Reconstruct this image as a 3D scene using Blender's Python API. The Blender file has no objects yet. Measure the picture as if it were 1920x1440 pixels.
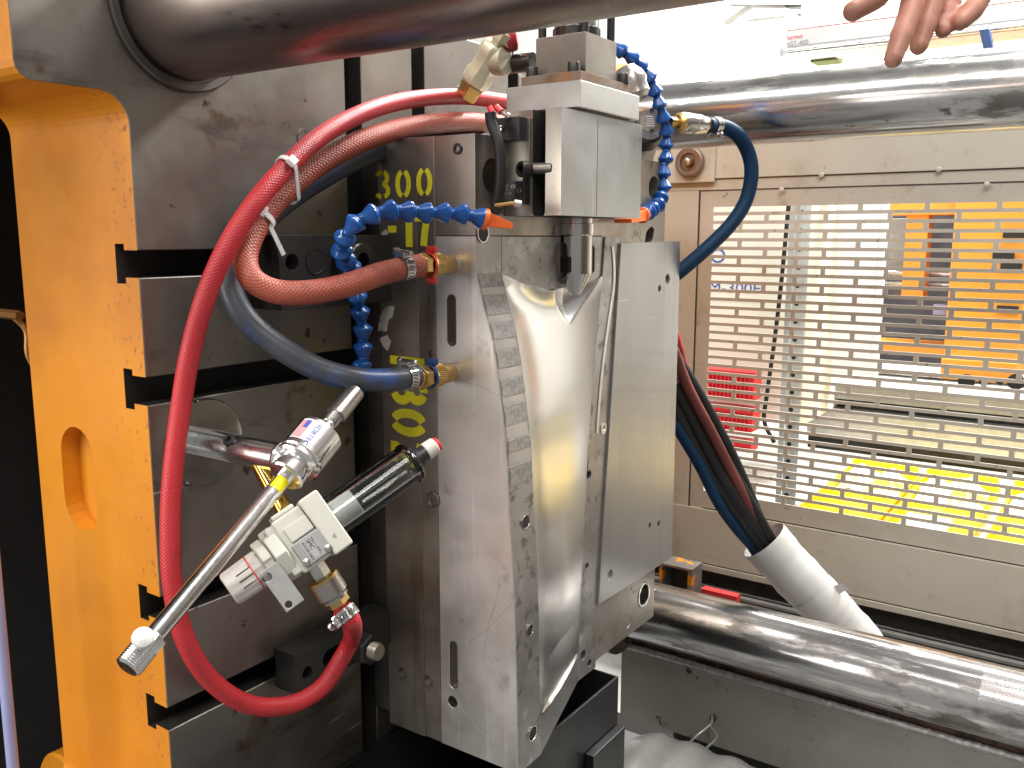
import bpy, bmesh, math, random
from mathutils import Vector, Matrix
random.seed(7)
R = math.radians
sc = bpy.context.scene
COL = sc.collection

# ------------------------------------------------------------------ camera
FPX = 1683.2                                     # focal length in photo pixels (1920 wide)
YAW, PITCH, ROLL = -0.605394, -0.163451, 0.001785
FW = Vector((math.sin(YAW)*math.cos(PITCH), math.cos(YAW)*math.cos(PITCH), math.sin(PITCH)))
_r = Vector((math.cos(YAW), -math.sin(YAW), 0)); _u = _r.cross(FW)
RT = math.cos(ROLL)*_r + math.sin(ROLL)*_u
UP = -math.sin(ROLL)*_r + math.cos(ROLL)*_u
cam_d = bpy.data.cameras.new('camera'); cam = bpy.data.objects.new('camera', cam_d); COL.objects.link(cam)
cam_d.sensor_width = 36; cam_d.lens = 36*FPX/1920; cam_d.clip_start = 0.02; cam_d.clip_end = 200
cam.matrix_world = Matrix((RT, UP, -FW)).transposed().to_4x4()
sc.camera = cam

# ------------------------------------------------------------------ light
w = bpy.data.worlds.new('World'); sc.world = w; w.use_nodes = True
bg = w.node_tree.nodes['Background']; bg.inputs[0].default_value = (1.0, 0.98, 0.95, 1); bg.inputs[1].default_value = 0.3
def lamp(name, loc, tgt, sx, sy, power, col=(1, .97, .935)):
    d = bpy.data.lights.new(name, 'AREA'); d.shape = 'RECTANGLE'; d.size = sx; d.size_y = sy; d.energy = power; d.color = col
    o = bpy.data.objects.new(name, d); COL.objects.link(o); o.location = loc
    o.rotation_euler = (Vector(tgt)-Vector(loc)).to_track_quat('-Z', 'Y').to_euler(); return o
# high-bay ceiling fixtures of the hall: long tubes overhead, in front of and behind the machine
lamp('ceiling_lamp', (0.9, -0.6, 2.6), (-0.5, 0.8, -0.3), 0.6, 2.6, 64)
lamp('ceiling_lamp', (-1.2, -1.8, 2.6), (-0.6, 0.8, -0.3), 2.6, 0.5, 70)
lamp('ceiling_lamp', (0.5, 1.8, 2.9), (-0.1, 1.6, -0.4), 0.4, 2.4, 90)
lamp('ceiling_lamp', (-0.3, 3.9, 2.9), (-0.3, 3.9, -0.6), 3.6, 0.7, 760, (1, .99, .97))
lamp('cheek_fill_lamp', (-2.1, -2.1, 0.15), (-0.65, 0.9, -0.3), 2.1, 1.6, 56, (1, .94, .89))  # added fill panel behind the camera to brighten the mold's side cheek
sc.view_settings.view_transform = 'Standard'; sc.view_settings.look = 'None'
sc.view_settings.exposure = 0.25; sc.view_settings.gamma = 1.0
sc.cycles.use_denoising = True
sc.cycles.max_bounces = 8; sc.cycles.transmission_bounces = 8
sc.cycles.sample_clamp_indirect = 6.0; sc.cycles.caustics_reflective = False; sc.cycles.caustics_refractive = False

# ------------------------------------------------------------------ pixel -> point helpers
def ray(x, y): return FW + RT*((x-960)/FPX) - UP*((y-720)/FPX)
def at(x, y, ax, v):
    d = ray(x, y); k = 'XYZ'.index(ax); return d*(v/d[k])
def depth(p): return p.dot(FW)

# ------------------------------------------------------------------ materials
MATS = {}
def M(name, col, rough=.5, metal=0., col2=None, nscale=6., lo=.38, hi=.62, stains=(), rvar=.12, bump=0., bscale=150., stretch=(1, 1, 1), spec=.5, coat=0., uvbraid=None):
    m = bpy.data.materials.new(name); m.use_nodes = True; nt = m.node_tree; N = nt.nodes; L = nt.links
    b = N['Principled BSDF']; b.inputs['Metallic'].default_value = metal
    b.inputs['Specular IOR Level'].default_value = spec
    b.inputs['Coat Weight'].default_value = coat; b.inputs['Coat Roughness'].default_value = .1
    tc = N.new('ShaderNodeTexCoord')
    def noise(scale, st=(1, 1, 1), rot=(0, 0, 0), detail=6., off=0.):
        mp = N.new('ShaderNodeMapping'); mp.inputs['Scale'].default_value = st; mp.inputs['Rotation'].default_value = rot
        mp.inputs['Location'].default_value = (off, off*1.7, off*.6)
        L.new(tc.outputs['Object'], mp.inputs[0])
        n = N.new('ShaderNodeTexNoise'); n.inputs['Scale'].default_value = scale; n.inputs['Detail'].default_value = detail
        n.inputs['Roughness'].default_value = .62
        L.new(mp.outputs[0], n.inputs['Vector']); return n.outputs[0]
    def ramp(src, lo, hi, a=0., c=1.):
        r = N.new('ShaderNodeMapRange'); r.inputs[1].default_value = lo; r.inputs[2].default_value = hi
        r.inputs[3].default_value = a; r.inputs[4].default_value = c; r.clamp = True; L.new(src, r.inputs[0]); return r.outputs[0]
    def mix(fac, a, c):
        x = N.new('ShaderNodeMix'); x.data_type = 'RGBA'; L.new(fac, x.inputs[0])
        for v, i in ((a, 6), (c, 7)):
            if isinstance(v, tuple): x.inputs[i].default_value = (*v, 1)
            else: L.new(v, x.inputs[i])
        return x.outputs[2]
    n0 = noise(nscale, stretch)
    cur = mix(ramp(n0, lo, hi), tuple(col), tuple(col2 if col2 else [c*.8 for c in col]))
    rcur = ramp(noise(nscale*1.7, stretch, off=3.), .3, .7, max(.02, rough-rvar), min(1, rough+rvar))
    for i, st in enumerate(stains):
        scol, ssc, slo, shi = st[:4]; sst = st[4] if len(st) > 4 else (1, 1, 1); srot = st[5] if len(st) > 5 else (0, 0, 0)
        srough = st[6] if len(st) > 6 else None
        f = ramp(noise(ssc, sst, srot, off=5.3*(i+1)), slo, shi)
        if len(st) > 7:                            # wear confined to one edge of the piece
            sx = N.new('ShaderNodeSeparateXYZ'); L.new(tc.outputs['Object'], sx.inputs[0])
            g = ramp(sx.outputs[st[7][0]], st[7][1], st[7][2]); q = N.new('ShaderNodeMath'); q.operation = 'MULTIPLY'; L.new(f, q.inputs[0]); L.new(g, q.inputs[1]); f = q.outputs[0]
        cur = mix(f, cur, tuple(scol))
        if srough is not None:
            x = N.new('ShaderNodeMix'); x.data_type = 'FLOAT'; L.new(f, x.inputs[0]); L.new(rcur, x.inputs[2]); x.inputs[3].default_value = srough; rcur = x.outputs[0]
    L.new(cur, b.inputs['Base Color']); L.new(rcur, b.inputs['Roughness'])
    if uvbraid:                                    # woven cover: two crossing helical ribs in UV space
        amp, su, sv, dist = uvbraid
        outs = []
        for sgn in (1, -1):
            mp = N.new('ShaderNodeMapping'); mp.inputs['Scale'].default_value = (su*sgn, sv, 1); L.new(tc.outputs['UV'], mp.inputs[0])
            wv = N.new('ShaderNodeTexWave'); wv.bands_direction = 'DIAGONAL'; wv.inputs['Scale'].default_value = 1.; L.new(mp.outputs[0], wv.inputs['Vector']); outs.append(wv.outputs[1])
        a = N.new('ShaderNodeMath'); a.operation = 'MAXIMUM'; L.new(outs[0], a.inputs[0]); L.new(outs[1], a.inputs[1])
        bp = N.new('ShaderNodeBump'); bp.inputs['Strength'].default_value = amp; bp.inputs['Distance'].default_value = dist; L.new(a.outputs[0], bp.inputs['Height'])
        L.new(bp.outputs[0], b.inputs['Normal'])
    elif bump:
        bp = N.new('ShaderNodeBump'); bp.inputs['Strength'].default_value = bump; bp.inputs['Distance'].default_value = .001
        L.new(noise(bscale, stretch, off=9.), bp.inputs['Height']); L.new(bp.outputs[0], b.inputs['Normal'])
    MATS[name] = m; return m
M('platen_steel', (.29, .265, .235), .42, .9, (.20, .18, .16), 5, .3, .7, bump=.05, stains=[((.18, .135, .10), 3.5, .50, .70), ((.08, .06, .05), 30, .645, .69), ((.15, .095, .06), 12, .63, .70), ((.13, .11, .095), 22, .60, .72, (1, .25, 1)), ((.36, .34, .31), 4, .60, .8), ((.58, .55, .52), 40, .68, .70, (1, .1, 1))])
M('slot_dark', (.035, .033, .03), .55, .4, (.02, .02, .018), 9)
M('platen_orange', (.66, .25, .013), .45, 0, (.54, .185, .010), 4, .35, .7, bump=.12, bscale=60, stains=[((.38, .13, .03), 120, .70, .73), ((.55, .2, .03), 14, .66, .75), ((.72, .275, .014), 3, .5, .8), ((.40, .13, .012), 2.2, .56, .80), ((.18, .07, .025), 150, .60, .64, (1, 1, .8), (0, 0, 0), .7, (0, .02, .14))])
M('orange_chipped', (.85, .33, .035), .45, 0, (.72, .25, .02), 5, .35, .7, bump=.15, bscale=60, stains=[((.20, .07, .03), 170, .60, .63), ((.45, .15, .03), 60, .64, .68)])
M('mold_steel', (.44, .40, .35), .40, .92, (.34, .305, .265), 6, .35, .65, bump=.05, stretch=(1, 1, .35), stains=[((.26, .18, .11), 6, .50, .72), ((.16, .13, .10), 30, .63, .68), ((.20, .13, .08), 9, .58, .66, (1, 1, .12)), ((.62, .58, .53), 50, .68, .71, (1, 1, .1))])
M('mold_steel_dark', (.25, .225, .20), .42, .9, (.13, .12, .11), 6, bump=.05, stains=[((.16, .10, .06), 8, .6, .75)])
M('aluminium', (.77, .735, .69), .42, .9, (.73, .69, .66), 6, .35, .7, bump=.06, bscale=90, stains=[((.88, .86, .84), 60, .58, .66, (1, 1, .06), (0, .5, 0)), ((.66, .56, .48), 4, .48, .74), ((.55, .50, .47), 16, .60, .68), ((.34, .31, .29), 70, .70, .73), ((.40, .37, .35), 30, .66, .69, (1, 1, .06), (0, .35, 0)), ((.85, .83, .82), 90, .64, .68, (1, 1, .05), (0, -.7, .2))])
M('aluminium_plate', (.45, .44, .435), .34, .93, (.40, .39, .385), 4, .3, .75, rvar=.05, bump=.03, stretch=(1, 2.2, .2), stains=[((.50, .49, .485), 6, .5, .7, (1, 3, .1)), ((.46, .43, .42), 5, .55, .75), ((.36, .34, .32), 50, .69, .72), ((.64, .63, .62), 60, .67, .70, (1, .08, 1))])
M('aluminium_mottled', (.42, .405, .385), .38, .9, (.33, .315, .30), 14, .4, .6, bump=.05, stains=[((.20, .19, .18), 55, .56, .64), ((.56, .55, .53), 30, .6, .7)])
M('aluminium_smooth_band', (.55, .53, .51), .33, .92, (.49, .47, .45), 20, stains=[((.35, .34, .33), 60, .66, .7)])
M('aluminium_grainy', (.30, .29, .28), .45, .88, (.41, .40, .385), 190, .44, .56, bump=.25, bscale=200)
M('polished', (.78, .77, .755), .24, 1., (.74, .73, .715), 4, rvar=.03, stretch=(1, 1, .2), bump=.015, bscale=220)
M('pin_steel', (.62, .60, .57), .17, 1., (.52, .50, .47), 12, rvar=.05, stretch=(1, 1, .3), stains=[((.36, .32, .28), 12, .6, .75)])
M('housing_alu', (.50, .505, .495), .38, .88, (.42, .425, .415), 7, .35, .7, bump=.05, stains=[((.34, .34, .33), 10, .60, .74), ((.20, .19, .18), 60, .70, .74), ((.68, .68, .66), 40, .62, .68, (1, 1, .08))])
M('housing_side', (.44, .41, .36), .36, .93, (.35, .32, .28), 12, stretch=(1, 1, .12), bump=.08, bscale=90, stains=[((.30, .24, .17), 9, .6, .74), ((.18, .15, .12), 45, .68, .72)])
M('cap_alu', (.58, .58, .56), .40, .85, (.51, .505, .485), 8, .35, .7, bump=.06, stains=[((.45, .43, .38), 9, .62, .76), ((.22, .2, .18), 70, .71, .75)])
M('cylinder_steel', (.30, .275, .25), .42, .88, (.23, .205, .18), 9, bump=.05, stains=[((.20, .14, .09), 9, .58, .72), ((.5, .48, .45), 30, .68, .72)])
M('rusty_flange', (.26, .21, .17), .5, .75, (.20, .13, .09), 14, .4, .6, stains=[((.30, .16, .08), 18, .6, .7)])
M('black_oxide', (.030, .030, .030), .34, .5, (.045, .043, .04), 14, bump=.04)
M('clamp_black', (.028, .028, .026), .42, .35, (.04, .037, .034), 12, stains=[((.10, .09, .08), 30, .68, .74)])
M('black_plastic', (.018, .018, .019), .38, 0, (.026, .026, .027), 20)
M('black_rubber', (.012, .012, .012), .5, 0, (.02, .019, .018), 14, spec=.3)
M('red_hose', (.52, .028, .035), .40, 0, (.40, .02, .028), 9, .4, .65, stains=[((.30, .02, .02), 14, .62, .72)], uvbraid=(.4, 10, 170, .0008))
M('brown_hose', (.34, .068, .042), .44, 0, (.42, .10, .055), 7, .4, .65, stains=[((.22, .05, .04), 16, .6, .7), ((.45, .16, .10), 40, .66, .72)], uvbraid=(.5, 11, 150, .001))
M('blue_hose', (.085, .095, .115), .38, 0, (.05, .055, .065), 6, .4, .6, stains=[((.04, .10, .32), 9, .55, .68), ((.20, .21, .23), 22, .66, .74)])
M('navy_hose', (.005, .032, .080), .55, 0, (.006, .026, .06), 9, spec=.2)
M('locline_blue', (.008, .085, .34), .24, 0, (.006, .07, .27), 20, spec=.5)
M('nozzle_orange', (.92, .17, .025), .38, 0, (.85, .14, .02), 14)
M('brass', (.62, .42, .16), .30, 1., (.50, .33, .12), 22, bump=.03, stains=[((.34, .22, .09), 26, .62, .7)])
M('brass_pipe', (.72, .50, .13), .22, 1., (.60, .40, .10), 10, stains=[((.30, .18, .06), 18, .64, .72)])
M('stainless', (.62, .61, .59), .24, 1., (.52, .51, .49), 30, bump=.03)
M('galvanised', (.55, .57, .56), .5, .6, (.48, .50, .50), 30)
M('turned_alu', (.84, .83, .82), .20, 1., (.78, .77, .76), 40, rvar=.05, bump=.03, bscale=300)
M('mirror_steel', (.60, .62, .61), .05, 1., (.56, .58, .575), 20, rvar=.02)
M('pipe_grey', (.45, .42, .39), .30, .95, (.36, .33, .31), 14)
M('regulator_grey', (.56, .55, .48), .5, 0, (.52, .51, .45), 14, bump=.05)
M('regulator_knob', (.60, .57, .52), .42, 0, (.56, .53, .48), 14)
M('white_plastic', (.80, .80, .78), .4, 0, (.75, .75, .73), 14)
M('bracket_zinc', (.42, .42, .40), .38, .8, (.36, .36, .345), 16)
M('label_silver', (.42, .42, .41), .4, .3)
M('ink_black', (.02, .02, .02), .5)
M('ink_grey', (.28, .28, .29), .5)
M('ink_white', (.75, .75, .75), .5)
M('ink_red', (.72, .03, .05), .5)
M('ink_blue', (.06, .12, .45), .5)
M('ink_yellow_tag', (.80, .72, .0), .45)
M('red_plastic', (.70, .03, .03), .4)
M('blue_plastic', (.012, .06, .20), .4)
M('stencil_yellow', (.82, .74, .02), .6, 0, (.72, .64, .03), 40, .45, .65, stains=[((.50, .45, .08), 160, .70, .74)])
M('old_white_paint', (.60, .57, .50), .7, 0, (.5, .47, .42), 40, stains=[((.16, .14, .12), 130, .60, .64)])
M('valve_cream', (.66, .62, .45), .42, .35, (.55, .50, .36), 14, bump=.06, stains=[((.30, .36, .28), 16, .62, .72), ((.35, .25, .14), 20, .64, .72)])
M('pipe_black', (.10, .095, .09), .35, .8, (.05, .048, .045), 30, stretch=(.2, 1, 1), stains=[((.45, .43, .4), 40, .64, .70, (.2, 1, 1))])
M('chrome_bar', (.52, .515, .505), .19, 1., (.40, .39, .38), 2.4, .42, .55, rvar=.07, stretch=(1, 1.6, 1.6), bump=.05, bscale=14, stains=[((.68, .67, .66), 12, .50, .55, (.10, 2, 2)), ((.26, .245, .23), 5, .55, .60, (.7, 2, 2), (0, 0, 0), .34), ((.22, .20, .17), 26, .62, .67, (.6, 1, 1), (0, 0, 0), .4), ((.60, .59, .58), 7, .56, .60, (.5, 2.5, 2.5), (0, 0, 0), .30)])
M('dull_bar', (.42, .36, .33), .32, 1., (.31, .265, .24), 3, .4, .6, rvar=.06, stretch=(.3, 2, 2), bump=.04, bscale=16, stains=[((.50, .44, .41), 8, .54, .62, (.1, 2, 2)), ((.20, .15, .12), 20, .62, .67, (.5, 1, 1)), ((.30, .24, .21), 6, .56, .66, (.4, 2, 2), (0, 0, 0), .45)])
M('gate_beige', (.52, .49, .415), .5, 0, (.47, .44, .37), 4, .35, .7, bump=.06, stains=[((.36, .30, .22), 7, .56, .76), ((.10, .08, .06), 60, .69, .72), ((.42, .37, .29), 22, .60, .74)])
M('gate_mesh_beige', (.50, .465, .395), .5, 0, (.44, .41, .345), 6, bump=.05, stains=[((.16, .13, .10), 55, .66, .71), ((.34, .28, .20), 14, .6, .72)])
M('grime_black', (.020, .018, .016), .6, 0, (.04, .034, .028), 30, stains=[((.08, .065, .05), 18, .6, .72)])
M('base_grey', (.37, .355, .315), .55, 0, (.31, .295, .26), 6, bump=.06, stains=[((.05, .042, .035), 14, .62, .65), ((.20, .14, .10), 9, .63, .74), ((.38, .37, .34), 30, .68, .74)])
M('rust', (.17, .095, .065), .75, .1, (.06, .035, .028), 26, .4, .6, bump=.4, bscale=90, stains=[((.25, .22, .20), 40, .64, .7)])
M('weld_bead', (.62, .61, .60), .45, .5, (.42, .41, .40), 60, bump=.3, bscale=200)
M('sheet_black', (.012, .012, .013), .38, .2, (.018, .018, .018), 8)
M('sleeve_white', (.66, .65, .62), .6, 0, (.58, .57, .54), 7, bump=.25, bscale=18, stains=[((.40, .37, .33), 11, .64, .74)])
M('duct_grey', (.48, .485, .46), .34, 0, (.40, .405, .38), 9, coat=.3, stains=[((.40, .38, .32), 9, .64, .74)])
M('wall_white', (.86, .84, .78), .7, 0, (.83, .81, .75), 2)
M('panel_lavender', (.74, .74, .82), .5, 0, (.71, .71, .79), 2)
M('cabinet_white', (.84, .81, .70), .5, 0, (.82, .79, .68), 2)
M('beam_white', (.82, .82, .82), .45)
M('roof_grey', (.55, .55, .53), .6)
M('crate_red', (.72, .02, .03), .4)
M('tray_yellow', (.85, .62, .01), .4, 0, (.80, .55, .01), 5)
M('other_orange', (.88, .36, .03), .45, 0, (.84, .32, .03), 5)
M('other_dark', (.085, .085, .10), .5, .2, (.05, .05, .06), 9, stains=[((.16, .09, .07), 8, .6, .7)])
M('rail_grey', (.32, .32, .31), .45, .3, (.26, .26, .25), 10)
M('skin', (.56, .27, .19), .48, 0, (.50, .22, .155), 30, bump=.15, bscale=140, stains=[((.60, .25, .18), 20, .55, .7)])
M('nail', (.66, .38, .31), .3)
M('pole_blue', (.34, .36, .62), .4)
M('copper_fitting', (.42, .20, .06), .4, .6)
M('floor_grey', (.30, .29, .27), .6)
M('amber_wire', (.62, .40, .14), .5)
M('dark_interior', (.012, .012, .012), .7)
M('orange_worn', (.24, .22, .20), .45, .6, (.19, .175, .16), 9, stains=[((.80, .36, .03), 16, .56, .60)])
M('scratch_bright', (.90, .89, .88), .5, .9)
M('scratch_dark', (.48, .45, .42), .5, .8)
M('bundle_red', (.17, .035, .025), .5, 0, (.12, .026, .02), 8)
M('green_box', (.10, .12, .02), .6)
def thin_clear(name, tint, rough):
    m = bpy.data.materials.new(name); m.use_nodes = True; nt = m.node_tree; N = nt.nodes; N.remove(N['Principled BSDF'])
    t = N.new('ShaderNodeBsdfTransparent'); t.inputs[0].default_value = (*tint, 1); g = N.new('ShaderNodeBsdfGlossy'); g.inputs['Roughness'].default_value = rough
    fr = N.new('ShaderNodeFresnel'); fr.inputs[0].default_value = 1.45; mx = N.new('ShaderNodeMixShader')
    nt.links.new(fr.outputs[0], mx.inputs[0]); nt.links.new(t.outputs[0], mx.inputs[1]); nt.links.new(g.outputs[0], mx.inputs[2]); nt.links.new(mx.outputs[0], N['Material Output'].inputs[0]); MATS[name] = m
thin_clear('clear_bowl', (.90, .91, .90), .06)
M('bag_film', (.80, .80, .78), .18, 0, (.78, .58, .08), 9, .42, .58, bump=.5, bscale=40, coat=.5)

# ------------------------------------------------------------------ mesh builder
def frame(d):
    d = Vector(d).normalized(); a = Vector((0, 0, 1)) if abs(d.z) < .9 else Vector((1, 0, 0))
    x = a.cross(d).normalized(); return x, d.cross(x).normalized(), d
class MB:
    def __init__(s): s.v = []; s.f = []; s.uv = {}; s.mi = {}
    def add(s, vs, fs, mi=0):
        o = len(s.v); s.v += [Vector(p) for p in vs]
        for f in fs:
            if mi: s.mi[len(s.f)] = mi
            s.f.append(tuple(i+o for i in f))
        return s
    def box(s, x0, x1, y0, y1, z0, z1, mi=0):
        x0, x1 = sorted((x0, x1)); y0, y1 = sorted((y0, y1)); z0, z1 = sorted((z0, z1))
        return s.add([(x0, y0, z0), (x1, y0, z0), (x1, y1, z0), (x0, y1, z0), (x0, y0, z1), (x1, y0, z1), (x1, y1, z1), (x0, y1, z1)],
              [(0, 3, 2, 1), (4, 5, 6, 7), (0, 1, 5, 4), (1, 2, 6, 5), (2, 3, 7, 6), (3, 0, 4, 7)], mi)
    def obox(s, c, ax, ay, az, hx, hy, hz):
        c = Vector(c); P = [c+ax*(hx*i)+ay*(hy*j)+az*(hz*k) for k in (-1, 1) for i, j in ((-1, -1), (1, -1), (1, 1), (-1, 1))]
        return s.add(P, [(0, 3, 2, 1), (4, 5, 6, 7), (0, 1, 5, 4), (1, 2, 6, 5), (2, 3, 7, 6), (3, 0, 4, 7)])
    def lathe(s, p, d, prof, n=24, ref=None, cap=True):
        x, y, z = frame(d)
        if ref is not None: x = (Vector(ref)-z*Vector(ref).dot(z)).normalized(); y = z.cross(x)
        p = Vector(p); vs = []; fs = []
        for a, r in prof:
            for i in range(n):
                t = 2*math.pi*(i+.5)/n; vs.append(p+z*a+x*(r*math.cos(t))+y*(r*math.sin(t)))
        for k in range(len(prof)-1):
            for i in range(n): j = (i+1) % n; fs.append((k*n+i, k*n+j, (k+1)*n+j, (k+1)*n+i))
        if cap:
            if prof[0][1] > 1e-6: fs.append(tuple(range(n-1, -1, -1)))
            if prof[-1][1] > 1e-6: fs.append(tuple((len(prof)-1)*n+i for i in range(n)))
        return s.add(vs, fs)
    def cyl(s, a, b, r, n=24, r2=None):
        a = Vector(a); b = Vector(b); return s.lathe(a, b-a, [(0, r), ((b-a).length, r if r2 is None else r2)], n)
    def prism(s, pts, ax, v0, v1, mi=0):
        k = 'XYZ'.index(ax)
        def P(q, v): l = list(q); l.insert(k, v); return tuple(l)
        n = len(pts); vs = [P(q, v0) for q in pts]+[P(q, v1) for q in pts]
        fs = [tuple(range(n)), tuple(range(2*n-1, n-1, -1))]+[(i, n+i, n+(i+1) % n, (i+1) % n) for i in range(n)]
        return s.add(vs, fs, mi)
    def tube(s, pts, r, n=16, cap=True, rf=None):
        pts = [Vector(p) for p in pts]; m = len(pts); T = [(pts[min(i+1, m-1)]-pts[max(i-1, 0)]).normalized() for i in range(m)]
        x, y, _ = frame(T[0]); vs = []; fs = []; l = 0; base = len(s.f)
        ls = [0]
        for i in range(1, m): ls.append(ls[-1]+(pts[i]-pts[i-1]).length)
        for i in range(m):
            x = (x-T[i]*x.dot(T[i])).normalized(); y = T[i].cross(x); rr = rf(ls[i]/ls[-1])*r if rf else r
            for k in range(n): t = 2*math.pi*k/n; vs.append(pts[i]+x*(rr*math.cos(t))+y*(rr*math.sin(t)))
        for i in range(m-1):
            for k in range(n):
                j = (k+1) % n; s.uv[base+len(fs)] = ((k/n, ls[i]), ((k+1)/n, ls[i]), ((k+1)/n, ls[i+1]), (k/n, ls[i+1]))
                fs.append((i*n+k, i*n+j, (i+1)*n+j, (i+1)*n+k))
        if cap: fs += [tuple(range(n-1, -1, -1)), tuple((m-1)*n+k for k in range(n))]
        return s.add(vs, fs)
    def grid(s, fn, nu, nv, flip=False):
        vs = [fn(i/nu, j/nv) for j in range(nv+1) for i in range(nu+1)]
        fs = []
        for j in range(nv):
            for i in range(nu):
                a = j*(nu+1)+i; q = (a, a+1, a+nu+2, a+nu+1); fs.append(q[::-1] if flip else q)
        return s.add(vs, fs)
def to_mesh(mb, name, mats, bevel=0., seg=2, smooth=35, fix=True, cuts=None):
    me = bpy.data.meshes.new(name); me.from_pydata([tuple(v) for v in mb.v], [], mb.f)
    if not isinstance(mats, (list, tuple)): mats = [mats]
    for m in mats: me.materials.append(MATS[m])
    for i, k in mb.mi.items(): me.polygons[i].material_index = k
    if mb.uv:
        ul = me.uv_layers.new(name='UVMap')
        for fi, c in mb.uv.items():
            for li, uv in zip(me.polygons[fi].loop_indices, c): ul.data[li].uv = uv
    if fix:
        bm = bmesh.new(); bm.from_mesh(me); bmesh.ops.recalc_face_normals(bm, faces=bm.faces)
        bm.to_mesh(me); bm.free()
    if cuts: me = boolean(me, cuts)
    if bevel:
        bm = bmesh.new(); bm.from_mesh(me); bmesh.ops.remove_doubles(bm, verts=bm.verts, dist=1e-6)
        es = [e for e in bm.edges if len(e.link_faces) == 2 and e.calc_face_angle(0) > R(38)]
        bmesh.ops.bevel(bm, geom=es, offset=bevel, segments=seg, affect='EDGES', clamp_overlap=True, profile=.6)
        bm.to_mesh(me); bm.free()
    if smooth:
        for p in me.polygons: p.use_smooth = True
        me.set_sharp_from_angle(angle=R(smooth))
    return me
def boolean(me, cuts):
    cb = MB()
    ob = bpy.data.objects.new('tmp', me); COL.objects.link(ob); tmp = [ob]
    for c in cuts:
        cm = bpy.data.meshes.new('c'); cm.from_pydata([tuple(v) for v in c.v], [], c.f)
        bm = bmesh.new(); bm.from_mesh(cm); bmesh.ops.recalc_face_normals(bm, faces=bm.faces); bm.to_mesh(cm); bm.free()
        co = bpy.data.objects.new('tmpc', cm); COL.objects.link(co); tmp.append(co)
        md = ob.modifiers.new('b', 'BOOLEAN'); md.object = co; md.operation = 'DIFFERENCE'; md.solver = 'EXACT'
    dg = bpy.context.evaluated_depsgraph_get(); dg.update()
    r = bpy.data.meshes.new_from_object(ob.evaluated_get(dg))
    for t in tmp: bpy.data.objects.remove(t)
    return r
def thing(name, label, cat, base, group=None):
    o = bpy.data.objects.new(name, None); COL.objects.link(o); o.location = base; o.empty_display_size = .02
    o['label'] = label; o['category'] = cat
    if group: o['group'] = group
    return o
def worldpos(o):
    p = Vector(o.location)
    while o.parent: o = o.parent; p += Vector(o.location)
    return p
def link(me, name, parent=None, label=None):
    """mesh given in world coordinates -> object whose origin is the base of its own bounding box"""
    if me.vertices:
        xs = [v.co for v in me.vertices]
        o = Vector(((min(v.x for v in xs)+max(v.x for v in xs))/2, (min(v.y for v in xs)+max(v.y for v in xs))/2, min(v.z for v in xs)))
    else: o = Vector()
    me.transform(Matrix.Translation(-o))
    ob = bpy.data.objects.new(name, me); COL.objects.link(ob)
    if parent: ob.parent = parent; ob.location = o-worldpos(parent)
    else: ob.location = o
    if label: ob['label'] = label
    return ob
def part(mb, name, mats, parent, bevel=0., label=None, **k):
    o = link(to_mesh(mb, name, mats, bevel, **k), name, parent, label)
    if bevel or k.get('cuts'): weigh(o)
    return o
def weigh(o):
    md = o.modifiers.new('flat_faces', 'WEIGHTED_NORMAL'); md.weight = 90; md.keep_sharp = True
def single(mb, name, mats, label, cat, group=None, bevel=0., **k):
    o = part(mb, name, mats, None, bevel, label, **k); o['category'] = cat
    if group: o['group'] = group
    return o
def structure(mb, name, mats, **k):
    o = part(mb, name, mats, None, **k); o['kind'] = 'structure'; return o
def place(me, name, mat4, parent):
    o = bpy.data.objects.new(name, me); COL.objects.link(o); o.parent = parent
    o.matrix_local = Matrix.Translation(-worldpos(parent)) @ mat4; return o
def smoothpath(pts, n=8):
    pts = [Vector(p) for p in pts]; out = []
    P = [pts[0]*2-pts[1]]+pts+[pts[-1]*2-pts[-2]]
    for i in range(1, len(P)-2):
        a, b, c, d = P[i-1:i+3]
        for k in range(n):
            t = k/n; out.append(.5*((2*b)+(c-a)*t+(2*a-5*b+4*c-d)*t*t+(3*b-3*c+d-a)*t*t*t))
    out.append(pts[-1]); return out
def stadium(c, hw, hh, n=10):
    """stadium outline in 2D, tall: half width hw, half height hh"""
    return [(c[0]+hw*math.cos(t), c[1]+(hh-hw)+hw*math.sin(t)) for t in [math.pi*i/n for i in range(n+1)]]+[(c[0]+hw*math.cos(t), c[1]-(hh-hw)+hw*math.sin(t)) for t in [math.pi+math.pi*i/n for i in range(n+1)]]
def textmesh(s, size, mat, o, right, up, name, parent, ext=.0002, align='LEFT', xs=1., shear=0.):
    cu = bpy.data.curves.new('t', 'FONT'); cu.body = s; cu.size = 1; cu.extrude = 0; cu.align_x = align; cu.shear = shear
    ob = bpy.data.objects.new('t', cu); COL.objects.link(ob)
    dg = bpy.context.evaluated_depsgraph_get(); dg.update(); me = bpy.data.meshes.new_from_object(ob.evaluated_get(dg)); bpy.data.objects.remove(ob)
    right = Vector(right).normalized(); up = Vector(up).normalized(); nrm = right.cross(up)
    mt = Matrix((right*size*xs, up*size, nrm)).transposed().to_4x4(); mt.translation = Vector(o)+nrm*ext
    me.transform(mt); me.materials.clear(); me.materials.append(MATS[mat]); return link(me, name, parent)
def socket_bolt(mb, p, d, r, h):
    mb.lathe(p, d, [(0, r), (h*.92, r), (h, r*.93), (h, r*.55), (h*.45, r*.52), (h*.45, 0)], 20)

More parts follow.
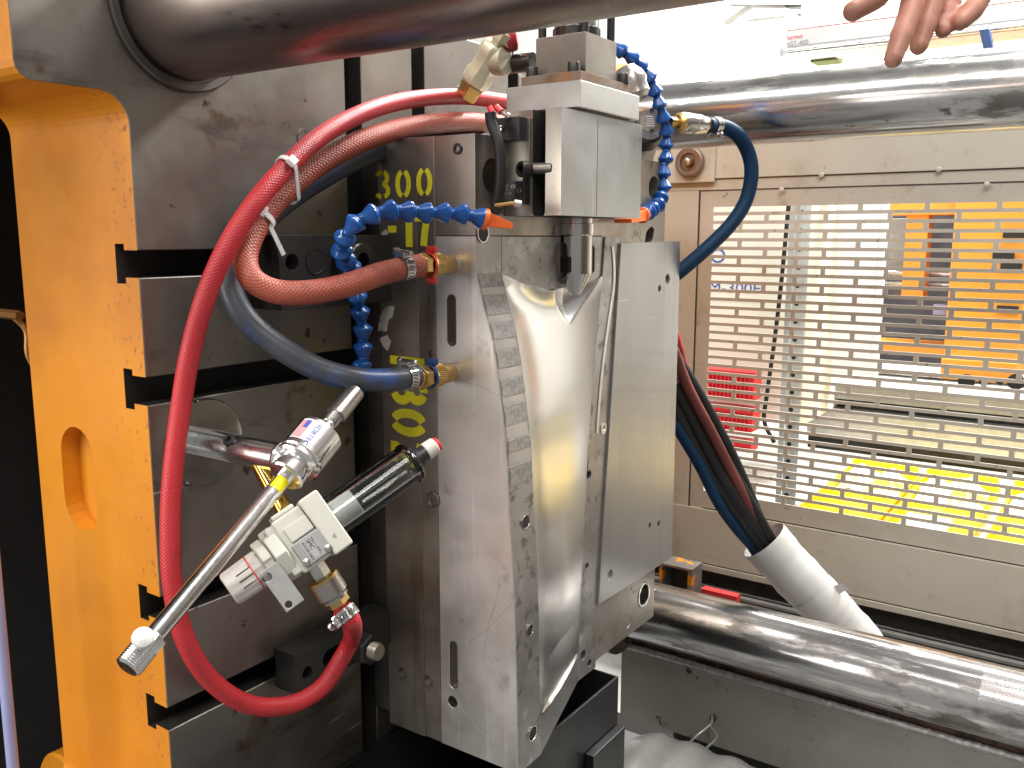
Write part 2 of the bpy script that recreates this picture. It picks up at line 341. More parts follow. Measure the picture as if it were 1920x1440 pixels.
# ================================================================== PLATEN
XP = -.775                       # machined face of the platen, the plane the mold is bolted to
YC, ZC = 1.04, -.256             # machine centre line
def arc(c, r, a0, a1, n=8): return [(c[0]+r*math.cos(R(a0+(a1-a0)*i/n)), c[1]+r*math.sin(R(a0+(a1-a0)*i/n))) for i in range(n+1)]
half = [(1.04, .262), (.73, .262), (.70, .33)]+[(.66, .36), (.44, .36)]+arc((.44, .32), .04, 90, 180, 6)+[(.40, .15)]+arc((.415, .143), .015, 180, 270, 4)+arc((.473, .100), .028, 90, 0, 8)+[(.501, ZC)]
right_half = [(.501+2*(YC-.501), ZC), (1.579, .09)]+arc((1.517, .211), .098, -40, 175, 18)+[(1.36, .262)]
loop = half[::-1][1:] + right_half[::-1]            # near edge -> top -> far edge (upper half)
low = [(y, 2*ZC-z) for y, z in loop[::-1]]
outline = [(.501, ZC)]+loop+low[1:]
mb = MB().prism(outline, 'X', XP-.215, XP)
def tprof(z0, z1): return [(XP+.02, z0), (XP-.022, z0), (XP-.022, z0-.006), (XP-.037, z0-.006), (XP-.037, z1+.006), (XP-.022, z1+.006), (XP-.022, z1), (XP+.02, z1)]
HS = [(-.040, -.014), (-.163, -.135), (-.383, -.358), (-.503, -.478)]
VS = [(.779, .806), (.897, .922), (1.109, 1.135), (1.275, 1.301)]
cuts = []
for a, b in HS: cuts.append(MB().prism(tprof(a, b), 'Y', .48, .79))
for a, b in VS: cuts.append(MB().prism(tprof(a, b), 'Z', -1.1, .5))
pk = MB().prism([(x, z) for x, z in stadium((-.909, -.257), .0315, .057)], 'Y', .48, .521); cuts.append(pk)
platen = thing('press_platen', 'orange painted cast platen with machined steel face and T-slots', 'platen', (-.88, YC, -.87))
me = to_mesh(mb, 'body', ['platen_orange', 'platen_steel', 'slot_dark'], cuts=cuts, smooth=0)
for p in me.polygons:
    c = p.center; n = p.normal
    if n.x > .9 and c.x > XP-.002: p.material_index = 1
    elif XP-.0375 < c.x < XP-.0005 and c.y > .5011 and (abs(n.z) > .9 or n.x > .9 or abs(n.y) > .9) and any(abs(c.z-(a+b)/2) < .024 for a, b in HS) and c.y < .81: p.material_index = 2
    elif XP-.0375 < c.x < XP-.0005 and any(abs(c.y-(a+b)/2) < .024 for a, b in VS): p.material_index = 2
    else: p.material_index = 0
bm = bmesh.new(); bm.from_mesh(me)
es = [e for e in bm.edges if len(e.link_faces) == 2 and e.calc_face_angle(0) > R(60) and abs(e.verts[0].co.x-XP) < 1e-4 and abs(e.verts[1].co.x-XP) < 1e-4]
bmesh.ops.bevel(bm, geom=es, offset=.0009, segments=1, affect='EDGES', clamp_overlap=True, material=1); bm.to_mesh(me); bm.free()
link(me, 'body', platen)
# plugged hole and worn ring on the platen face
q = at(570, 258, 'X', XP)
part(MB().lathe(q, (1, 0, 0), [(0, .0098), (.0006, .0098), (.0006, .0078), (.0003, .0074), (.0003, 0)], 28), 'screw_plug', 'stainless', platen)
# tie bar bushings (rings round each bar)
TB = [((.563, .2135), .066, 'dull_bar'), ((1.517, .211), .058, 'chrome_bar'), ((1.517, -.7236), .058, 'chrome_bar')]
for (y, z), r, m in TB:
    part(MB().lathe((XP, y, z), (1, 0, 0), [(-.01, r+.011), (.004, r+.011), (.006, r+.0095), (.006, r+.003), (-.01, r+.003)], 72, cap=False), 'bushing', 'mold_steel_dark', platen)
labels = ['dull grey steel tie bar running close overhead past the orange platen', 'smeared chrome tie bar above the perforated beige safety gate', 'smeared chrome tie bar above the rusty grey machine base']
for ((y, z), r, m), lb in zip(TB, labels):
    t = thing('tie_bar', lb, 'tie bar', (-.2, y, z-r), 'machine tie bars')
    b = MB().lathe((XP-.21, y, z), (1, 0, 0), [(0, r), (1.95, r)], 96)
    part(b, 'bar', m, t, smooth=40)
    if z < 0:
        a0 = math.atan2(.7236, -1.517)-R(20); xk = at(1838, 1283, 'Y', 1.465).x; m = MB(); n = 12
        for i in range(n+1):
            an = a0+R(-23+46*i/n)
            for xv, rr in ((xk, r-.001), (xk, r+.0025), (xk+.6, r+.0025), (xk+.6, r-.001)): m.v.append(Vector((xv, y+rr*math.cos(an), z+rr*math.sin(an))))
        for i in range(n):
            for k in range(4): m.f.append((i*4+k, i*4+(k+1) % 4, i*4+4+(k+1) % 4, i*4+4+k))
        m.f += [(0, 1, 2, 3), (n*4+3, n*4+2, n*4+1, n*4)]
        part(m, 'key_strip', 'polished', t, .0006)
fx = thing('unseen_fixed_platen', 'unseen orange fixed platen with machined steel face, added for reflections in the polished metal', 'platen', (.62, YC, -.87))  # out of view, added to give the polished metal something to reflect
part(MB().prism(outline, 'X', .48, .75), 'body', 'platen_orange', fx)
part(MB().prism(outline, 'X', .472, .4795), 'face', 'platen_steel', fx)
# near-black panels added round the machine interior to keep the gap dark
t = thing('gap_enclosure', 'black panels added round the machine interior to darken the gap behind the orange platen', 'machine frame', (-1.5, 1.0, -1.3))
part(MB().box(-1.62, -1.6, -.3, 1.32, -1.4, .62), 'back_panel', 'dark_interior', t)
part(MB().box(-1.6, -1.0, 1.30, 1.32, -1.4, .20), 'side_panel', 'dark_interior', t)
part(MB().box(-1.6, -.80, .10, .70, .40, .42), 'light_stop', 'dark_interior', t)
part(MB().box(-1.6, -.995, .705, 1.32, .20, .22), 'light_stop', 'dark_interior', t)  # hidden behind the platen, added to stop light entering from above
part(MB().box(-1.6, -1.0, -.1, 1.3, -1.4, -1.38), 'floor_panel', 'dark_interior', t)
# orange foot of the platen and little copper fittings in the gap
q = at(120, 1490, 'Y', .60); part(MB().lathe(q, (0, -1, 0), [(-.06, .062), (0, .062), (.004, .058)], 48), 'foot_flange', 'platen_orange', platen)
tt = thing('grease_fitting', 'small copper coloured grease fitting in the dark gap behind the platen', 'fitting', (-1.12, .55, -.1))
p0 = at(22, 590, 'Y', .55)
part(MB().cyl(p0+Vector((-.03, 0, 0)), p0+Vector((.02, 0, 0)), .006, 6), 'hex_body', 'copper_fitting', tt)
part(MB().tube(smoothpath([p0, p0+Vector((.012, .01, -.02)), p0+Vector((.012, .01, -.05)), p0+Vector((.02, .02, -.08))]), .004, 8), 'grease_line', 'copper_fitting', tt)
pp = at(12, 1250, 'Y', .42)
single(MB().cyl(at(-25, 900, 'Y', .42), at(30, 1500, 'Y', .42), .006, 20), 'blue_pole', 'pole_blue', 'thin lavender blue pole beside the black gap', 'pole')

# ================================================================== MOLD
mold = thing('injection_mold', 'aluminium and steel injection mold half with polished tapered cavity', 'mold', (-.68, YC, -.63))
part(MB().box(XP+.0005, -.7475, .803, 1.279, -.612, .095), 'insulation_plate', 'mold_steel_dark', mold, .0008)
part(MB().box(-.7465, -.6865, .8, 1.282, -.626, .110), 'clamp_plate', 'mold_steel', mold, .0009)
sp = MB().box(-.6862, -.6605, .8, 1.282, -.624, .1098)
cap_holes = []
def xcyl(px_, py_, X, r, d=.03):
    q = at(px_, py_, 'X', X); return MB().cyl(q+Vector((-d, 0, 0)), q+Vector((.01, 0, 0)), r, 24)
part(sp, 'support_plate', 'mold_steel', mold, .0008)
ls = MB().prism([(.8, .1095), (1.282, .1095), (1.282, -.6175), (1.0855, -.6175), (1.0855, .0005), (.8, .0005)], 'X', -.6603, -.603)
fr = [xcyl(924, 330, -.603, .0195), xcyl(1226, 352, -.603, .017), xcyl(1207, 1115, -.603, .021), xcyl(1177, 1165, -.603, .011, .0006),
      MB().prism([(q.y, q.z) for q in [at(x, y, 'X', -.603) for x, y in ((1208, 460), (1212, 435), (1222, 424), (1227, 430), (1224, 448), (1214, 462))]], 'X', -.64, -.59)]
part(ls, 'frame_plate', 'mold_steel', mold, .0008, cuts=fr, smooth=30)
q = at(1207, 1115, 'X', -.603)
part(MB().lathe(q, (1, 0, 0), [(-.03, .0165), (.0005, .0165), (.0012, .0175), (.0012, .0200), (-.03, .0205)], 32, cap=False), 'guide_bushing', 'pin_steel', mold)
for x, y in ((1184, 1104), (1187, 1110)):
    q = at(x, y, 'X', -.603); part(MB().lathe(q, (1, 0, 0), [(.0002, .002), (.0003, 0)], 12), 'pin_hole', 'slot_dark', mold)
# ---- aluminium cavity block: side cheek with curved front, top land, cavity, right land, bottom land
PROF = [(.0, -.603), (-.041, -.603), (-.050, -.6008), (-.057, -.598), (-.068, -.5952), (-.08, -.592), (-.096, -.5862), (-.113, -.581), (-.134, -.5768), (-.155, -.573), (-.188, -.568), (-.228, -.562), (-.26, -.5595), (-.307, -.557), (-.369, -.552), (-.432, -.549), (-.497, -.547), (-.585, -.545), (-.625, -.544)]
def interp(tab, z):
    for (a, b), (c, d) in zip(tab, tab[1:]):
        if a >= z >= c: return b+(d-b)*((a-z)/(a-c) if a != c else 0)
    return tab[0][1] if z > tab[0][0] else tab[-1][1]
RB = [(.0, 1.09), (-.054, 1.084), (-.113, 1.074), (-.186, 1.063), (-.281, 1.053), (-.378, 1.046), (-.454, 1.041), (-.516, 1.037), (-.590, 1.034), (-.63, 1.0335)]
def base(Y, Z):
    xl = interp(PROF, Z); t = min(max((Y-.850)/(interp(RB, Z)-.850), 0), 1); return xl+(-.600-xl)*t
def zat(x, y, Y=.8): return at(x, y, 'Y', Y)
poly = [(-.6602, -.0005)]+[(x, z) for z, x in PROF[:1]]+[(x, z) for z, x in PROF[1:]]+[(-.6602, -.625)]
poly[1] = (-.603, -.0005)
slots = []
for x, y, hw, hh in ((846, 601, .0068, .030), (850, 1247, .0062, .031)):
    q = zat(x, y); slots.append(MB().prism(stadium((q.x, q.z), hw, hh), 'Y', .79, .814))
q = zat(848, 1316); slots.append(MB().cyl((q.x, .79, q.z), (q.x, .83, q.z), .0072, 24))
q = zat(812, 936); 
me = to_mesh(MB().prism(poly, 'Y', .8, .8495), 'cheek', ['aluminium', 'aluminium_mottled', 'housing_side'], cuts=slots, smooth=0)
for p in me.polygons:
    if p.normal.x > .5: p.material_index = 1 if p.center.x > -.61 else 0
    if .801 < p.center.y < .845 and abs(p.normal.y) < .5 and p.center.x < interp(PROF, p.center.z)-.004 and abs(p.center.z+.3125) < .3 and p.center.x > -.6595: p.material_index = 2
    if abs(p.center.y-.814) < .001: p.material_index = 2
bm = bmesh.new(); bm.from_mesh(me); bmesh.ops.remove_doubles(bm, verts=bm.verts, dist=1e-6)
es = [e for e in bm.edges if len(e.link_faces) == 2 and e.calc_face_angle(0) > R(60) and all(abs(v.co.y-.8) < 1e-4 for v in e.verts)]
bmesh.ops.bevel(bm, geom=es, offset=.0008, segments=2, affect='EDGES', clamp_overlap=True); bm.to_mesh(me); bm.free()
cheek = link(me, 'cheek', mold)
TOPC = [(0, -.0440), (.2, -.0570), (.45, -.0665), (.72, -.0670), (.9, -.0600), (1, -.0540)]
BOTC = [(0, -.5750), (.25, -.5830), (.5, -.5870), (.75, -.5870), (1, -.5830)]
def lin(tab, s):
    for (a, b), (c, d) in zip(tab, tab[1:]):
        if a <= s <= c:
            t = (s-a)/(c-a); t = t*t*(3-2*t)*.5+t*.5; return b+(d-b)*t
    return tab[-1][1]
YL = .8497
def cavity(s, t):
    z0 = lin(TOPC, s); z1 = lin(BOTC, s); Z = z0+(z1-z0)*t
    Y = YL+(interp(RB, Z)-YL)*s
    X = base(Y, Z)
    D = .006*(1-t)+.0085
    a = abs(2*s-1); d = D*(1-a**2.6)*(1+.18*math.sin(2.2*t+.9*s))
    if t < .07: q_ = t/.07; d *= q_*(2-q_)
    if t > .996: d *= (1-t)/.004
    d *= min(1, (1-t)*5+.5) if t > .5 else 1
    # pointed funnel under the core pin
    k = (Z+.114)/.047
    if k > 0:
        wd = .054*k**.9+.0005; yy = abs(Y-1.014)/wd
        if yy < 1: d += .021*min(k, 1)**.8*(1-yy**1.1)
    return Vector((X-d-.0003, Y, Z))
part(MB().grid(cavity, 110, 200, True), 'cavity', 'polished', mold, fix=False, smooth=50)
def land(s, t):                   # right land, beside the cavity
    Z = -.0005-.6245*t; a = interp(RB, Z)
    b = 1.13 if Z > -.505 else 1.0845
    return Vector((base(a, Z)-.0002, a+(b-a)*s, Z))
def land_solid():
    m = MB(); zs = [-.0005, -.03, -.054, -.113, -.186, -.281, -.378, -.454, -.5, -.505, -.516, -.59, -.625]
    f = [[], [], [], []]; 
    for z in zs:
        a = interp(RB, z); b = 1.13 if z > -.503 else 1.0845
        for k, (x, y) in enumerate(((-.6002, a), (-.6002, b), (-.66, b), (-.66, a))): f[k].append(len(m.v)); m.v.append(Vector((x, y, z)))
    n = len(zs)
    for i in range(n-1):
        for k in range(4): j = (k+1) % 4; m.f.append((f[k][i], f[j][i], f[j][i+1], f[k][i+1]))
    m.f.append(tuple(f[k][0] for k in range(4))); m.f.append(tuple(f[k][n-1] for k in (3, 2, 1, 0))); return m
def onbase(x, y):
    X = -.6
    for _ in range(30): p = at(x, y, 'X', X); X = .5*X+.5*base(p.y, p.z)
    return p
hs = []
for x, y, r in ((1105, 890, .0062), (1101, 1061, .0045), (1094, 1228, .0075), (1106, 1243, .0055)):
    p = onbase(x, y); hs.append(MB().cyl((-.63, p.y, p.z), (-.59, p.y, p.z), r, 20))
part(land_solid(), 'side_land', 'aluminium_mottled', mold, .0006, cuts=hs, smooth=30)
# bottom land below the cavity, follows the twist
def bland(s, t):
    z0 = lin(BOTC, s)-.0012; Z = z0+(-.625-z0)*t; Y = YL+(interp(RB, Z)-YL)*s; return Vector((base(Y, Z)-.0004, Y, Z))
b = MB().grid(bland, 24, 6, True)
b.grid(lambda s, t: Vector((base(YL+(1.0335-YL)*s, -.625)-.0004+(-.66-base(YL+(1.0335-YL)*s, -.625))*t, YL+(1.0335-YL)*s, -.625)), 24, 1, True)
part(b, 'bottom_land', 'aluminium_plate', mold, fix=False)
# top land with pocket round the core pin
PX, PY = -.594, 1.0010
tl = MB().prism([(YL, -.0006), (1.0895, -.0006)]+[(YL+(interp(RB, lin(TOPC, i/16))-YL)*i/16, lin(TOPC, i/16)+.0004) for i in range(16, -1, -1)], 'X', -.66, -.6026)
def rrect(pts): return [(q.y, q.z) for q in (at(x, y, 'X', -.6026) for x, y in pts)]
pocket = MB().prism(rrect(((1040, 462), (1047, 456), (1058, 456), (1058, 440), (1100, 440), (1100, 457), (1110, 457), (1115, 464), (1115, 508), (1110, 514), (1098, 514), (1090, 528), (1068, 535), (1050, 530), (1034, 516), (1030, 508), (1036, 490))), 'X', -.640, -.59)
part(tl, 'top_land', 'aluminium_mottled', mold, .0005, cuts=[pocket, MB().cyl((PX, PY, .02), (PX, PY, -.12), .0240, 32)], smooth=30)
part(MB().box(-.66, -.6495, .95, 1.10, -.09, -.001), 'pocket_floor', 'slot_dark', mold)
# vent pads on the cheek front: alternate grainy blocks and smooth bands
zz = [(518, 538, 0), (539, 552, 1), (555, 590, 0), (592, 603, 1), (605, 634, 0), (636, 652, 1), (654, 686, 0), (688, 706, 1), (708, 738, 0), (740, 752, 1), (754, 790, 0), (792, 814, 1), (816, 838, 0), (840, 862, 1), (864, 898, 0)]
for y0, y1, kind in zz:
    za = at(930, y0, 'Y', .82).z; zb = at(930, y1, 'Y', .82).z; up_ = .0007 if kind == 0 else .0003
    yb = .8475-random.uniform(0, .004) if kind else .8490
    m = MB(); n = 4; rows = []
    for i in range(n+1):
        z = za+(zb-za)*i/n; x = interp(PROF, z); rows.append([Vector((x+up_, .8035, z)), Vector((x+up_, yb, z)), Vector((x-.002, yb, z)), Vector((x-.002, .8035, z))])
    for r_ in rows: m.v += r_
    for i in range(n):
        for k in range(4): m.f.append((i*4+k, i*4+(k+1) % 4, i*4+4+(k+1) % 4, i*4+4+k))
    m.f += [(0, 1, 2, 3), (n*4+3, n*4+2, n*4+1, n*4)]
    part(m, 'vent_pad', 'aluminium_grainy' if kind == 0 else 'aluminium_smooth_band', mold, .0002)
# screw holes in the cheek front
for x, y, r in ((985, 979, .0078), (993, 1182, .0065), (998, 1375, .0085), (905, 437, .0095)):
    p = onbase(x, y) if y > 500 else at(x, y, 'X', -.6025)
    part(MB().lathe(p+Vector((.0002, 0, 0)), (1, 0, 0), [(0, r*1.14), (.0009, r*1.14), (.0009, r), (-.0, r*.96), (0.0001, 0)], 28, cap=False), 'screw_hole', ['pin_steel'], mold)
    part(MB().lathe(p+Vector((.0005, 0, 0)), (1, 0, 0), [(0, r*.95), (.0001, 0)], 28), 'hole_shadow', 'slot_dark', mold)
# right hand aluminium shut-off plate
PLX = -.5965
pl = MB().prism([(q.y, q.z) for q in (at(x, y, 'X', PLX) for x, y in ((1165, 456), (1276, 452), (1260, 1045), (1122, 1135)))], 'X', -.6025, PLX)
hs = [xcyl(x, y, PLX, r, .018) for x, y, r in ((1252, 523, .0075), (1237, 541, .005), (1235, 982, .0055), (1219, 985, .0045), (1144, 1079, .0085))]
part(pl, 'shutoff_plate', 'aluminium_plate', mold, .0009, cuts=hs, smooth=30)
# shallow bright runner groove strip and its bushing on the land
gp = [onbase(x, y)+Vector((.0006, 0, 0)) for x, y in ((1148, 462), (1151, 500), (1150, 540), (1140, 610), (1128, 700), (1121, 780), (1119, 812))]
gp = [Vector((-.5996, p.y, p.z)) for p in smoothpath(gp, 4)]
m = MB()
for i, p in enumerate(gp): m.v += [p+Vector((0, -.0032, 0)), p+Vector((.0008, -.0026, 0)), p+Vector((.0008, .0026, 0)), p+Vector((0, .0032, 0))]
for i in range(len(gp)-1):
    for k in range(3): m.f.append((i*4+k, i*4+k+1, i*4+5+k, i*4+4+k))
part(m, 'runner_strip', 'aluminium', mold)
p = onbase(1131, 803)
part(MB().lathe(Vector((-.6, p.y, p.z)), (1, 0, 0), [(0, .0085), (.0012, .0082), (.0012, .0042), (-.002, .004), (-.002, 0)], 28), 'ejector_bushing', 'pin_steel', mold)
# socket screws and holes on the plate edges
m = MB(); q = at(859, 279, 'Y', .8); socket_bolt(m, q+Vector((0, .002, 0)), (0, -1, 0), .0062, .004); part(m, 'socket_screw', 'black_oxide', mold)
q = at(813, 936, 'Y', .8)
part(MB().lathe(q+Vector((0, -.0003, 0)), (0, -1, 0), [(0, .0105), (.0009, .0105), (.0009, .0090), (.0001, .0086), (.0005, .0070), (.0001, .0066), (.0002, 0)], 28), 'threaded_hole', 'mold_steel_dark', mold)
# ---- stencilled numbers
def ribbon(m, pts, wd, o, ru, uu, size):
    pts = [Vector((a, b)) for a, b in pts]; n = len(pts); L_ = []
    for i, p in enumerate(pts):
        d = (pts[min(i+1, n-1)]-pts[max(i-1, 0)]).normalized(); nn = Vector((-d.y, d.x))*wd/2
        for s_ in (1, -1): r_ = p+nn*s_; L_.append(o+ru*(r_.x*size)+uu*(r_.y*size))
    m.add(L_, [(2*i, 2*i+1, 2*i+3, 2*i+2) for i in range(n-1)])
def a2(cx, cy, rx, ry, a0, a1, n=12): return [(cx+rx*math.cos(R(a0+(a1-a0)*i/n)), cy+ry*math.sin(R(a0+(a1-a0)*i/n))) for i in range(n+1)]
GL = {'0': [a2(.27, .5, .19, .42, 100, 260), a2(.31, .5, .19, .42, 80, -80)],
      '3': [a2(.24, .73, .19, .20, 155, 85, 5), a2(.28, .73, .17, .20, 75, -95), a2(.28, .28, .20, .22, 95, -75), a2(.24, .28, .20, .22, 265, 205, 5)],
      '1': [[(.25, .0), (.25, 1.0)]], '7': [[(.02, .92), (.52, .92)], [(.42, .84), (.36, .55), (.30, .0)]], '-': [[(.0, .5), (.38, .5)]],
      '2': [a2(.27, .70, .20, .22, 170, -30), [(.42, .55), (.08, .10)], [(.02, .08), (.5, .08)]], 'C': [a2(.3, .5, .30, .42, 60, 200), a2(.3, .5, .30, .42, 215, 300)]}
def stencil(ch, x, y, size, rot=False, mat='stencil_yellow', wd=.17, xs=1.25):
    o = at(x, y, 'Y', .7996); ru, uu = (Vector((xs, 0, 0)), Vector((0, 0, 1))) if not rot else (Vector((0, 0, -1)), Vector((1, 0, 0)))
    m = MB()
    for i_, st_ in enumerate(GL[ch]): ribbon(m, st_, wd, o+Vector((0, -.00006*i_, 0)), ru, uu, size)
    part(m, 'stencil_digit', mat, mold, fix=False, smooth=0)
stencil('3', 705, 373, .0325); stencil('0', 742, 372, .0325); stencil('0', 781, 369, .0325)
stencil('-', 728, 455, .0315, wd=.26, xs=1.1); stencil('1', 753, 463, .034, wd=.22, xs=1.4); stencil('7', 777, 461, .034, wd=.22, xs=1.35)
stencil('1', 731, 653, .054, True, wd=.19); stencil('3', 735, 708, .054, True, wd=.21); stencil('0', 734, 764, .054, True, wd=.21); stencil('2', 734, 824, .054, True, wd=.20)
for st_, wd_, o_, sz in [(a2(.3, .5, .26, .40, 75, 185), .26, (716, 660), .055), (a2(.3, .5, .26, .36, 205, 255, 5), .26, (716, 660), .055), ([(0, 0), (.3, .12)], .2, (716, 440), .03), ([(0, .6), (.12, .2), (.1, -.1)], .2, (714, 540), .025)]:
    m = MB(); ribbon(m, st_, wd_, at(*o_, 'Y', .7996), Vector((1, 0, 0)), Vector((0, 0, 1)), sz); part(m, 'paint_remnant', 'old_white_paint', mold, fix=False, smooth=0)
for pts_, wd_, mt_ in (([(903, 1118), (932, 1155), (965, 1193)], .0007, 'scratch_bright'), ([(938, 1078), (932, 1120), (918, 1165), (908, 1215), (906, 1242)], .0004, 'scratch_dark'), ([(880, 1205), (915, 1178), (940, 1152), (960, 1132)], .0004, 'scratch_dark'), ([(858, 1322), (885, 1352), (912, 1384)], .0006, 'scratch_bright'), ([(852, 975), (853, 1020), (853, 1075), (852, 1110)], .0007, 'scratch_bright'), ([(868, 716), (895, 722), (920, 735), (936, 741)], .0005, 'scratch_dark')):
    P = [at(x, y, 'Y', .7998) for x, y in pts_]; P = smoothpath(P, 4); m = MB(); o0 = P[0]
    ribbon(m, [((p-o0).x, (p-o0).z) for p in P], wd_, o0, Vector((1, 0, 0)), Vector((0, 0, 1)), 1.)
    part(m, 'scratch', mt_, mold, fix=False, smooth=0)
textmesh('SVTG', .0055, 'ink_black', at(807, 575, 'Y', .7995), (0, 0, 1), (-1, 0, 0), 'engraved_mark', mold)
textmesh('PART', .0055, 'ink_black', at(809, 676, 'Y', .7995), (0, 0, 1), (-1, 0, 0), 'engraved_mark', mold)

# ================================================================== CORE SLIDE UNIT on top of the mold
unit = thing('core_slide_unit', 'grey aluminium core slide housing with steel core pin above the cavity', 'slide unit', (-.565, .953, -.08))
X0, Y0, Y1, ZB, ZT = -.528, .8565, 1.049, .0225, .1375
# housing: front block plus the side cheek with its deep slot
slotc = MB().prism(stadium((-.5570, .085), .0085, .066), 'Y', .83, .905)
hb = MB().box(-.6025, X0, Y0, Y1, ZB, ZT)
me = to_mesh(hb, 'housing', ['housing_alu', 'housing_side', 'slot_dark'], cuts=[slotc], bevel=.0008, smooth=30)
for p in me.polygons:
    if p.normal.y < -.5 and p.center.y < Y0+.002: p.material_index = 1
    elif Y0+.002 < p.center.y < .92 and p.center.x < X0-.003 and p.center.x > -.60: p.material_index = 2
weigh(link(me, 'housing', unit))
q = at(1120, 300, 'X', X0)
part(MB().box(X0-.001, X0+.00015, q.y-.0004, q.y+.0004, ZB+.001, ZT-.004), 'parting_seam', 'slot_dark', unit)
part(MB().box(-.619, -.520, .8815, 1.0240, .1400, .1685), 'cap_plate', 'cap_alu', unit, .0012, seg=3)
part(MB().box(-.600, -.531, .886, 1.020, .1376, .1399), 'shim', 'mold_steel_dark', unit)
# core pin
part(MB().lathe((PX, PY, .0258), (0, 0, -1), [(0, .0215), (.010, .0215), (.0105, .0232), (.024, .0232), (.0255, .0220)], 48), 'collar', 'pin_steel', unit)
part(MB().lathe((PX, PY, .0005), (0, 0, -1), [(0, .0213), (.048, .0213), (.049, .0206), (.0745, .0075), (.0755, .0066)], 64), 'core_pin', 'pin_steel', unit, smooth=30)
part(MB().box(PX+.002, PX+.007, PY+.0190, PY+.0245, -.048, -.001), 'guide_rib', 'pin_steel', unit, .0012)
part(MB().box(PX-.006, PX+.006, PY-.0270, PY-.0190, -.045, -.026), 'key', 'slot_dark', unit)
# limit switch plate, switches, roller bolt, wires
part(MB().box(-.6020, -.5670, Y0-.004, Y0-.0004, .034, .1290), 'switch_plate', 'housing_side', unit, .0006)
sw = part(MB().box(-.6100, -.5700, Y0-.020, Y0-.0045, .104, .1290), 'limit_switch', 'black_plastic', unit, .0012)
for x, y in ((952, 217), (939, 241)):
    q = at(x+22 if x > 945 else x+8, y, 'Y', Y0-.022); q = at(x, y, 'Y', Y0-.022); m = MB().lathe(q, (0, -1, 0), [(0, .0036), (.0012, .0034), (.0018, .002), (.0018, 0)], 16); part(m, 'screw', 'stainless', sw)
ms = part(MB().box(-.6015, -.5690, Y0-.018, Y0-.0045, .0385, .0600), 'micro_switch', 'black_plastic', unit, .001)
textmesh('CE', .0052, 'ink_white', at(958, 353, 'Y', Y0-.0185), (1, 0, 0), (0, 0, 1), 'lettering', ms)
for i, s_ in enumerate(('SNAP', 'V-15', '10A 250')): textmesh(s_, .0036, 'ink_grey', at(943, 351+7*i, 'Y', Y0-.0185), (1, 0, 0), (0, 0, 1), 'lettering', ms)
m = MB().lathe(at(973, 358, 'Y', Y0-.018), (0, -1, 0), [(0, .0034), (.0012, .0032), (.0012, 0)], 16); part(m, 'screw', 'stainless', ms)
part(MB().box(-.5680, -.5655, Y0-.016, Y0-.005, .035, .072), 'switch_lever', 'black_oxide', ms)
q = at(979, 317, 'Y', Y0-.012)
m = MB(); socket_bolt(m, q+Vector((.002, .010, 0)), (-.35, -1, 0), .0088, .012); part(m, 'roller_bolt', 'black_oxide', unit)
part(MB().cyl(q+Vector((.002, .012, .001)), q+Vector((.030, .016, .001)), .0062, 20), 'roller_shaft', 'mold_steel_dark', unit)
# wiring
cable = thing('switch_cable', 'short black cable with red crimp terminals beside the limit switch', 'cable', tuple(at(930, 395, 'Y', .815)))
part(MB().tube(smoothpath([at(x, y, 'Y', .815) for x, y in ((919, 212), (922, 232), (933, 260), (938, 290), (939, 330), (935, 365), (929, 388))], 6), .0062, 14), 'cable', 'black_rubber', cable)
for a, b in (((918, 200), (923, 214)), ((930, 200), (940, 210))):
    part(MB().cyl(at(*a, 'Y', .815), at(*b, 'Y', .815), .0035, 12), 'crimp_terminal', 'red_plastic', cable)
    e0 = at(*b, 'Y', .815); e1 = at(b[0]+9, b[1]+8, 'Y', .82); part(MB().cyl(e0, e1, .0016, 8), 'terminal_pin', 'stainless', cable)
part(MB().tube(smoothpath([at(x, y, 'Y', .81) for x, y in ((929, 385), (945, 383), (958, 381), (966, 381))], 5), .0019, 8), 'core_wire', 'amber_wire', cable)
part(MB().cyl(at(964, 381, 'Y', .81), at(977, 383, 'Y', .815), .0042, 12), 'wire_sleeve', 'galvanised', cable)
part(MB().cyl(at(926, 388, 'Y', .815), at(934, 397, 'Y', .815), .006, 12), 'cable_gland', 'black_rubber', cable)

# ================================================================== HYDRAULIC CYLINDER
cyl = thing('hydraulic_cylinder', 'brown steel hydraulic cylinder block with bolts above the cap plate', 'cylinder', (-.565, .953, .1686))
part(MB().box(-.606, -.5268, .8935, 1.012, .1688, .1808), 'flange', 'rusty_flange', cyl, .0008)
part(MB().box(-.601, -.5337, .9158, .988, .1811, .2266), 'port_block', 'cylinder_steel', cyl, .001)
for x, y in ((-.5975, .9033), (-.542, .9042), (-.5314, 1.0018)):
    m = MB(); socket_bolt(m, (x, y, .1810), (0, 0, 1), .0072, .0115); part(m, 'socket_bolt', 'black_oxide', cyl)
part(MB().cyl((-.5675, .952, .2268), (-.5675, .952, .38), .0264, 40), 'barrel', 'chrome_bar', cyl)
part(MB().lathe((-.5675, .952, .2268), (0, 0, 1), [(0, .0282), (.011, .0282), (.012, .0268)], 40), 'barrel_collar', 'black_oxide', cyl)
for x, y in ((-.596, .922), (-.539, .922), (-.539, .983), (-.596, .983)):
    part(MB().cyl((x, y, .2268), (x, y, .38), .0048, 14), 'tie_rod', 'black_oxide', cyl)
